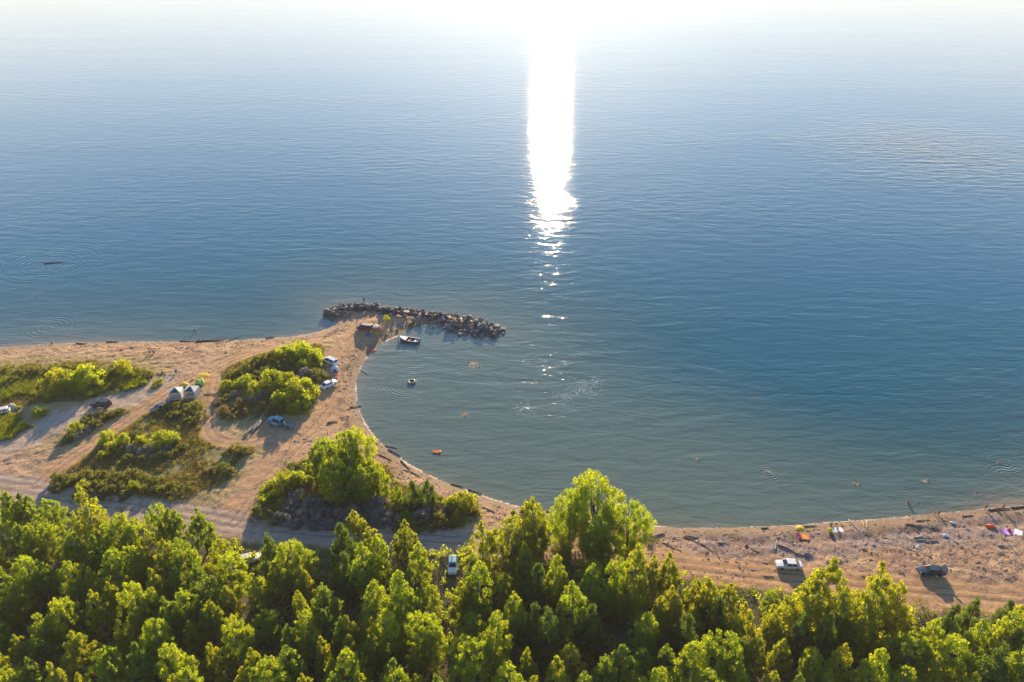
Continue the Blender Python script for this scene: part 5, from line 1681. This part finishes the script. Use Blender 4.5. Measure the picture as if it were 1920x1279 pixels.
person('bend', 1568, 988, 200, 'tanned person bending behind the white blanket, right of two', 'orange')
person('sit', 1570, 993, 80, 'child in red sitting on the white blanket', 'red', s=.7, top='red')
person('stand', 1847, 957, 100, 'person in dark swimwear standing at the far right water edge', 'navy')
person('sit', 1869, 957, 100, 'person seated on the far right waterline log, left of two', 'orange')
person('stand', 1879, 957, 100, 'person in red trunks standing by the far right logs', 'red')
person('walk', 1883, 1010, 230, 'child in brown walking on the sand below the purple blanket', 'brown', s=.75)
person('sit', 1496, 1000, 250, 'person in brown sitting in the shade under the yellow parasol', 'brown')
# in the water
W_ = 'bathers in the lake'
person('stand', 1759, 967, 95, 'adult in brown trunks wading with a child at the right shore', 'brown', z=-.25)
person('stand', 1752, 966, 95, 'small child wading beside the adult at the right shore', 'white', z=-.25, s=.6)
person('stand', 1702, 944, 60, 'adult standing waist deep holding a child off the right shore', 'orange', z=-.8)
person('swim', 1704, 945, 60, 'child in the arms of the waist deep adult off the right shore', 'red', z=.1, s=.6)
person('stand', 366, 622, 100, 'person standing thigh deep off the left beach', 'red', z=-.55)
person('stand', 346, 636, 80, 'pale child wading left of the two children off the left beach', 'white', z=-.45, s=.7)
person('stand', 374, 640, 60, 'left child of the pair behind the biggest waterline log', 'orange', z=-.25, s=.75)
person('stand', 382, 639, 120, 'right child of the pair behind the biggest waterline log', 'red', z=-.25, s=.7)
for px, py, hd, lab in [(66, 559, 40, 'lone swimmer farthest out on the left'), (88, 616, 20, 'swimmer holding an orange float on the left water, left of two'), (95, 613, 200, 'swimmer beside the orange float on the left water, right of two'),
                        (777, 715, 190, 'swimmer hanging on the dark inflatable ring in the bay'), (878, 682, 10, 'leftmost of four bathers in the glittering group mid bay'), (885, 685, 80, 'second from left of four bathers in the glittering group'),
                        (893, 684, 190, 'third from left of four bathers in the glittering group'), (899, 688, 250, 'rightmost of four bathers in the glittering group mid bay'), (868, 775, 30, 'left of the two bathers low in the bay'),
                        (874, 779, 170, 'right of the two bathers low in the bay'), (1308, 862, 0, 'lone swimmer in open water right of the bay'), (1436, 885, 20, 'left of two bathers inside the ringed patch'), (1443, 888, 200, 'right of two bathers inside the ringed patch'),
                        (1601, 908, 10, 'left swimmer of the spaced pair off the right beach'), (1611, 910, 10, 'right swimmer of the spaced pair off the right beach'), (1729, 902, 180, 'swimmer stretched on the surface nearest the waist deep adult'),
                        (1739, 901, 0, 'swimmer just right of the stretched one'), (1831, 926, 60, 'lone swimmer closest to the far right shore'), (1873, 868, 20, 'swimmer in the ringed water at the far right'), (1890, 893, 100, 'bather with dark hair at the far right edge'),
                        (1413, 748, 30, 'lone bather far out beyond the right beach'), (1420, 744, 60, 'tiny bather next to the farthest one out on the right')]:
    person('swim', px, py, hd, lab, random.choice(['red', 'navy', 'black']), z=random.uniform(-.03, .08), group=W_)
# ------------------------------------------------------------------ haze over the lake
hzm = bpy.data.materials.new('haze_air')
hzm.use_nodes = True
ht = hzm.node_tree
ht.nodes.remove(ht.nodes['Principled BSDF'])
pv = ht.nodes.new('ShaderNodeVolumePrincipled')
pv.inputs['Color'].default_value = (1.0, .97, .93, 1)
pv.inputs['Density'].default_value = 0.00011
pv.inputs['Anisotropy'].default_value = 0.0
ht.links.new(pv.outputs[0], ht.nodes['Material Output'].inputs['Volume'])
m = MB()
m.box((0, 5750, 50), (18000, 14500, 110))
hb = m.build('haze', hzm)
tag(hb, kind='stuff')
